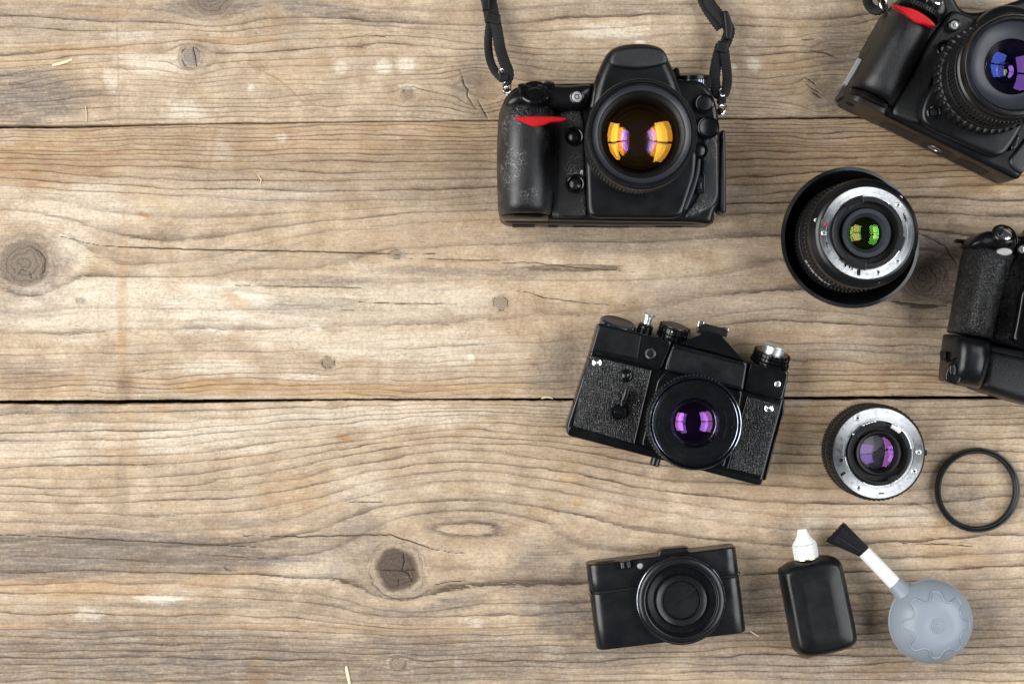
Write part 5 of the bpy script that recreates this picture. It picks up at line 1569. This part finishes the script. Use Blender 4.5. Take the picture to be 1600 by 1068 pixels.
# ------------------------------------------------------------------ 7  filter ring
def filter_ring():
    z = Zoom(1260, 610, 4.45)
    T = thing('filter_ring', 'thin black round screw-in lens filter ring lying flat on the planks', 'lens filter', P(1527, 765))
    c = z(1190, 690, 5)
    MB().lathe([(25.6, 1.0), (26.4, 0.2), (27.6, 0.2), (28.2, 0.6), (28.2, 2.2), (28.6, 2.4), (29.4, 2.4), (29.7, 2.8), (29.7, 5.6), (29.4, 6.0), (28.5, 6.1), (28.1, 5.5), (27.6, 5.2), (27.2, 5.6), (26.4, 5.6), (25.9, 5.2), (25.6, 4.6), (25.6, 1.0)], 128, c).build('rim', M_['satin'], T)
    MB().lathe([(0.1, 2.6), (25.8, 2.6)], 96, c).build('glass_pane', M_['clear'], T)


# ------------------------------------------------------------------ 8  compact camera
def compact():
    z = Zoom(890, 830, 5.087)
    T = thing('compact_camera', 'slim black compact camera with closed lens shutter, near the bottom edge', 'camera', P(1042, 935))
    h = 25
    bl = Vector((*z(217, 948, h), 0)); br = Vector((*z(1412, 805, h), 0)); tl = Vector((*z(140, 268, h), 0)); tr = Vector((*z(1328, 117, h), 0))
    ex = (br - bl + tr - tl).normalized(); ey = Vector((-ex.y, ex.x, 0))
    W = ((br - bl).length + (tr - tl).length) / 2; Hh = ((tl - bl).length + (tr - br).length) / 2
    o = (bl + br + tl + tr) / 4
    # local frame: x across, y = depth towards viewer, z = -up (prism axis along the camera's height)
    Mx = Matrix.Identity(4)
    for i, v in enumerate((ex, Vector((0, 0, 1)), ey)):
        for k in range(3):
            Mx[k][i] = v[k]
    Mx[0][3], Mx[1][3] = o.x, o.y
    sec = rp([(-W / 2, 0.5, 5), (W / 2, 0.5, 5), (W / 2, h, 9), (-W / 2, h, 9)], 6, 10)
    yl = Hh * 0.165
    def block(y0, y1, name, ins=0.0):
        s_ = offs(ccw(sec), ins) if ins else sec
        return MB().loft(s_, [(1.6, y0), (0.5, y0 + 0.35), (0, y0 + 1.2), (0, y1 - 1.2), (0.5, y1 - .35), (1.6, y1), (1.7, y1)], Mx, cap0=True).build(name, M_['satin'], T, angle=50)
    block(-Hh / 2, yl - .35, 'body')
    block(yl + .35, Hh / 2, 'top_section')
    MB().loft(offs(ccw(sec), .55), [(0, yl - 1.4), (0, yl + 1.4)], Mx).build('seam_band', M_['hole'], T)
    for X, Y in ((158, 478), (1358, 326)):
        q = z(X, Y, 14)
        MB().lathe([(1.1, 8), (1.1, 20)], 14, q).build('strap_lug', M_['chrome'], T)
    # front controls
    q = z(445, 262, 28)
    M = frame((q[0], q[1], 24), ey, ex)
    MB().loft(gear_outline(6.2, 20, .8, .5), [(.6, -2.4), (0, -2), (0, 2.0), (.6, 2.4), (.7, 2.4)], M, cap0=True).build('zoom_lever', M_['gloss'], T)
    MB().slab(rp(z.poly([(378, 262), (512, 246), (510, 272), (382, 292)], h), .8), 24, h + .25, .2).build('lever_slot', M_['hole'], T)
    q = z(560, 273, h)
    lmp = MB().lathe([(2.4, h - 1), (2.4, h + .2), (2.0, h + .3)], 28, q).build('focus_lamp', M_['satin'], T)
    MB().dome(q, 2.0, h + .1, .6, 24, 5).build('lens_cap_glass', M_['lamp'], lmp)
    # flash bump and dial on top
    MB().slab(rp(z.poly([(700, 172), (730, 140), (930, 122), (962, 140), (965, 172), (940, 186), (705, 212)], 22), 2), 10, 22.5, 1.2, cap0=True).build('accessory_shoe', M_['satin'], T)
    q0 = Vector(z(285, 246, 14)); 
    MB().lathe([(7.6, -2), (7.6, 1.4), (6.8, 2.0), (0.2, 2.0)], 40, M=frame((q0.x, q0.y, 15), ey)).build('shutter_button', M_['gloss'], T)
    # lens
    c = z(890, 548, 34.0)
    Ln = MB().lathe([(30.8, 20), (30.8, 30.5), (30.4, 31.0)], 110, c).build('lens', M_['gloss'], T)
    MB().lathe([(30.4, 31.0), (30.0, 31.3), (29.6, 31.2)], 120, c).build('ring_edge', M_['dark_chrome'], Ln)
    MB().lathe([(29.9, 30.9), (29.2, 33.2), (28.6, 33.8), (25.6, 34.2), (25.0, 33.9), (24.9, 32.5)], 120, c).build('control_ring', M_['satin'], Ln)
    MB().lathe([(24.9, 32.5), (24.4, 32.8), (23.4, 32.8), (22.8, 31.6), (17.4, 30.6), (17.4, 30.0)], 120, c).build('black_ring', M_['gloss'], Ln)
    MB().lathe([(17.5, 30.0), (17.4, 33.8), (17.0, 34.2), (14.0, 33.1), (13.5, 33.1), (13.2, 33.5)], 110, c).build('front_ring', M_['satin'], Ln)
    MB().lathe([(13.2, 33.5), (12.8, 33.0), (12.7, 31.0)], 96, c).build('shutter_rim', M_['gloss'], Ln)
    MB().disc(c, 12.8, 31.2, 60).build('lens_shutter', M_['satin'], Ln)
    # two shutter blades, flat top and bottom
    ang = math.atan2(ex.y, ex.x)
    M = Matrix.Translation((c[0], c[1], 0)) @ Matrix.Rotation(ang, 4, 'Z')
    chord = [(12.5 * math.cos(R(a)), 12.5 * math.sin(R(a))) for a in np.linspace(-52, 52, 14)] + [(12.5 * math.cos(R(a)), 12.5 * math.sin(R(a))) for a in np.linspace(128, 232, 14)]
    dgn = R(32)
    def clip(poly, a, sgn):
        n = (-math.sin(a) * sgn, math.cos(a) * sgn)
        out = []
        for i in range(len(poly)):
            p, q = poly[i], poly[(i + 1) % len(poly)]
            dp = p[0] * n[0] + p[1] * n[1] - .06; dq = q[0] * n[0] + q[1] * n[1] - .06
            if dp >= 0:
                out.append(p)
            if (dp >= 0) != (dq >= 0):
                t = dp / (dp - dq)
                out.append((p[0] + (q[0] - p[0]) * t, p[1] + (q[1] - p[1]) * t))
        return out
    for s_ in (1, -1):
        MB().slab(clip(chord, dgn, s_), 31.0, 31.9, .12, seg=2, M=M).build('shutter_blade', M_['satin'], Ln)


# ------------------------------------------------------------------ 9  cleaning-fluid bottle
def bottle():
    z = Zoom(1190, 800, 4.271)
    T = thing('fluid_bottle', 'flat black plastic bottle with white ribbed nozzle cap lying on the planks', 'bottle', P(1275, 940))
    base = z.poly([(112, 400), (135, 365), (190, 332), (300, 306), (400, 288), (465, 290), (515, 316), (540, 372), (582, 570), (630, 818), (612, 872), (570, 902), (450, 938), (330, 958), (265, 952), (215, 918), (196, 860), (150, 610)], 15)
    o = cr(base, 6)
    m = MB()
    pr = []
    for i in range(-8, 10):
        t = i / 9 * math.pi / 2
        pr.append((6.0 * (1 - math.cos(t)) ** 1.0, 14.5 + 14.0 * math.sin(t) if abs(i) < 9 else 28.5))
    pr = [(a, max(b, .3)) for a, b in pr]
    pr += [(8.0, 29.0), (10.5, 29.5), (13.5, 29.9), (13.6, 29.9)]
    m.loft(o, pr, cap0=True, soft=True).build('body', M_['bottle'], T, angle=60)
    a = Vector((*z(302, 318, 15), 15)); b = Vector((*z(268, 108, 15), 15))
    ax = (b - a).normalized()
    M = frame(a, ax, (0, 0, 1))
    MB().lathe([(8.0, -4), (7.6, -0.5), (6.8, 0.4), (6.8, 2.0)], 40, M=M).build('neck', M_['bottle'], T)
    L = (b - a).length
    cap = MB().loft(gear_outline(8.5, 52, 0.35, .5), [(.4, 1.2), (0, 1.6), (0, 11.2), (.6, 11.8), (.7, 11.8)], M, cap0=True).build('cap', M_['white'], T)
    MB().lathe([(8.2, 11.6), (7.8, 12.4), (6.0, 14.6), (4.3, 17.6), (3.4, 20.2), (3.2, L - .9), (2.9, L - .3), (2.0, L), (0.1, L - .2)], 48, M=M).build('nozzle', M_['white'], cap)
    MB().lathe([(7.6, 0.6), (8.3, 0.9), (8.3, 1.3), (7.6, 1.5)], 40, M=M).build('seal_ring', M_['brass'], T)


# ------------------------------------------------------------------ 10  blower brush
def blower():
    z = Zoom(1190, 800, 4.271)
    T = thing('blower_brush', 'grey rubber blower bulb with white handle and black bristle brush', 'blower brush', P(1455, 970))
    he = 20
    c = z(1131, 728, he)
    r = z.len(277, he)
    pr = [(4, 0.2), (16, 0.4), (22, 3), (26.0, 8), (27.8, 14), (28.4, 19)]
    k = r / 28.4
    top = [(28.4, 20.2), (28.0, 22.5), (26.6, 26.5), (24.0, 30.6), (20.5, 34.2), (17.0, 36.6), (13.5, 38.0), (10.5, 38.4), (7.5, 38.1), (5.2, 37.9), (4.9, 38.25), (4.5, 38.25), (4.2, 37.85), (3.7, 37.85), (3.4, 38.2), (3.0, 38.2), (2.7, 37.8), (2.2, 37.8), (1.9, 38.15), (1.5, 38.15), (1.2, 37.75), (.8, 37.75), (.5, 38.0), (.05, 38.05)]
    b = MB().lathe([(a * k, zz) for a, zz in pr + top], 96, c).build('bulb', M_['silicone'], T, angle=50)
    MB().lathe([(28.0 * k, 17.2), (28.9 * k, 17.8), (29.0 * k, 18.8), (28.2 * k, 19.6)], 96, c).build('seam', M_['silicone'], b)
    # wavy raised line
    tz = sorted([(a * k, zz) for a, zz in top])
    ra = [q[0] for q in tz]; rz = [q[1] for q in tz]
    path = []
    for i in range(240):
        a = 2 * math.pi * i / 240
        b8 = 8 * (a - math.pi / 2)
        rr = (19.9 + 2.7 * math.tanh(1.5 * math.cos(b8)) / math.tanh(1.5)) * k
        path.append((c[0] + rr * math.cos(a), c[1] + rr * math.sin(a), float(np.interp(rr, ra, rz)) + .2))
    path.append(path[0])
    MB().tube(path, .65, .6, 8, caps=False).build('raised_line', M_['silicone'], b)
    # neck, handle, brush
    p0 = Vector((*z(985, 580, 19), 19)); p1 = Vector((*z(685, 262, 13), 13))
    a = Vector((*z(893, 478, 18), 17.5))
    ax = (p1 - a).normalized()
    M = frame(a, ax, (0, 0, 1))
    MB().lathe([(9.5, -14), (7.4, -9), (6.3, -5), (5.9, 0), (5.5, 0.4), (4.9, 0.5)], 48, M=M).build('neck', M_['silicone'], T)
    L = (p1 - a).length
    MB().lathe([(4.9, -1), (4.9, L - .4), (4.6, L), (0.2, L)], 48, M=M).build('handle', M_['white'], T)
    e = Vector((*z(492, 130, 7), 8))
    d = (e - p1).normalized()
    sd = Vector((-d.y, d.x, 0)).normalized(); up = d.cross(sd)
    LB = (e - p1).length
    def section(t):
        return 4.5 + 4.6 * t ** 1.1, 4.3 - 0.6 * t
    m = MB()
    rings = []
    n = 28
    vv, ff = [], []
    ts = [-.06, 0, .15, .35, .55, .75, .9]
    for t in ts:
        w_, h_ = section(max(t, 0))
        for i in range(n):
            an = 2 * math.pi * i / n
            q = p1 + d * (LB * t) + sd * (w_ * .93 * math.cos(an)) + up * (h_ * .93 * math.sin(an))
            vv.append(tuple(q))
    for k_ in range(len(ts) - 1):
        for i in range(n):
            j = (i + 1) % n
            ff.append((k_ * n + i, k_ * n + j, (k_ + 1) * n + j, (k_ + 1) * n + i))
    ff.append(tuple((len(ts) - 1) * n + i for i in range(n)))
    m.add(vv, ff)
    core = m.build('brush_tuft', M_['bristle'], T, angle=60)
    m = MB()
    rnd = random.Random(4)
    for i in range(900):
        an = rnd.uniform(0, 2 * math.pi)
        rr = math.sqrt(rnd.uniform(.35, 1.0))
        ln = rnd.uniform(.84, 1.05) + (0.05 * math.cos(an))
        pts = []
        jit = rnd.uniform(-.05, .05)
        for t in (0, .33, .66, ln):
            w_, h_ = section(t)
            x = w_ * rr * math.cos(an + jit * t); y = h_ * rr * math.sin(an + jit * t)
            pts.append(p1 + d * (LB * t) + sd * x + up * y)
        m.tube(pts, .20, .20, 3, caps=False)
    m.build('bristles', M_['hair'], core, kind='stuff')


def splinters():
    t = NT('straw')
    v = t.coord((1000, 1000, 1000))
    t.bsdf(t.mix(t.noise(v, .8, 3), (0.62, 0.47, 0.27), (0.80, 0.68, 0.48)), 0.6)
    data = [([(82, 102), (96, 99), (113, 93)], .95, 'pale wood splinter on the top plank near the left edge'),
            ([(541, 1040), (543, 1052), (547, 1070)], 1.1, 'pale straw splinter at the bottom edge of the table'),
            ([(134, 166), (135, 178), (135, 190)], .3, 'short thin upright fibre just above the upper plank gap'),
            ([(403, 274), (408, 281), (406, 288)], .35, 'small curled wood shaving below the upper gap'),
            ([(1172, 985), (1180, 990), (1186, 993)], .45, 'tiny splinter right of the compact camera'),
            ([(846, 622), (855, 620), (864, 622)], .6, 'loose pale fibre lying across the lower plank gap')]
    for pts, w_, lab in data:
        q = [(*P(a, b), .55) for a, b in pts]
        o = MB()
        o.tube(co(q, 6), w_, .45, 6, rmod=lambda L, g: 0.45 + 0.55 * math.sin(math.pi * min(max(g, .05), .95)) ** .5)
        mid = P(*pts[1])
        ob = o.build('wood_splinter', t.m, None, (mid[0], mid[1], 0))
        ob['label'] = lab
        ob['category'] = 'splinter'
        ob['group'] = 'loose splinters on the planks'


big_slr()
corner_slr()
grip_slr()
film_camera()
wide_lens()
small_lens()
filter_ring()
compact()
bottle()
blower()
splinters()
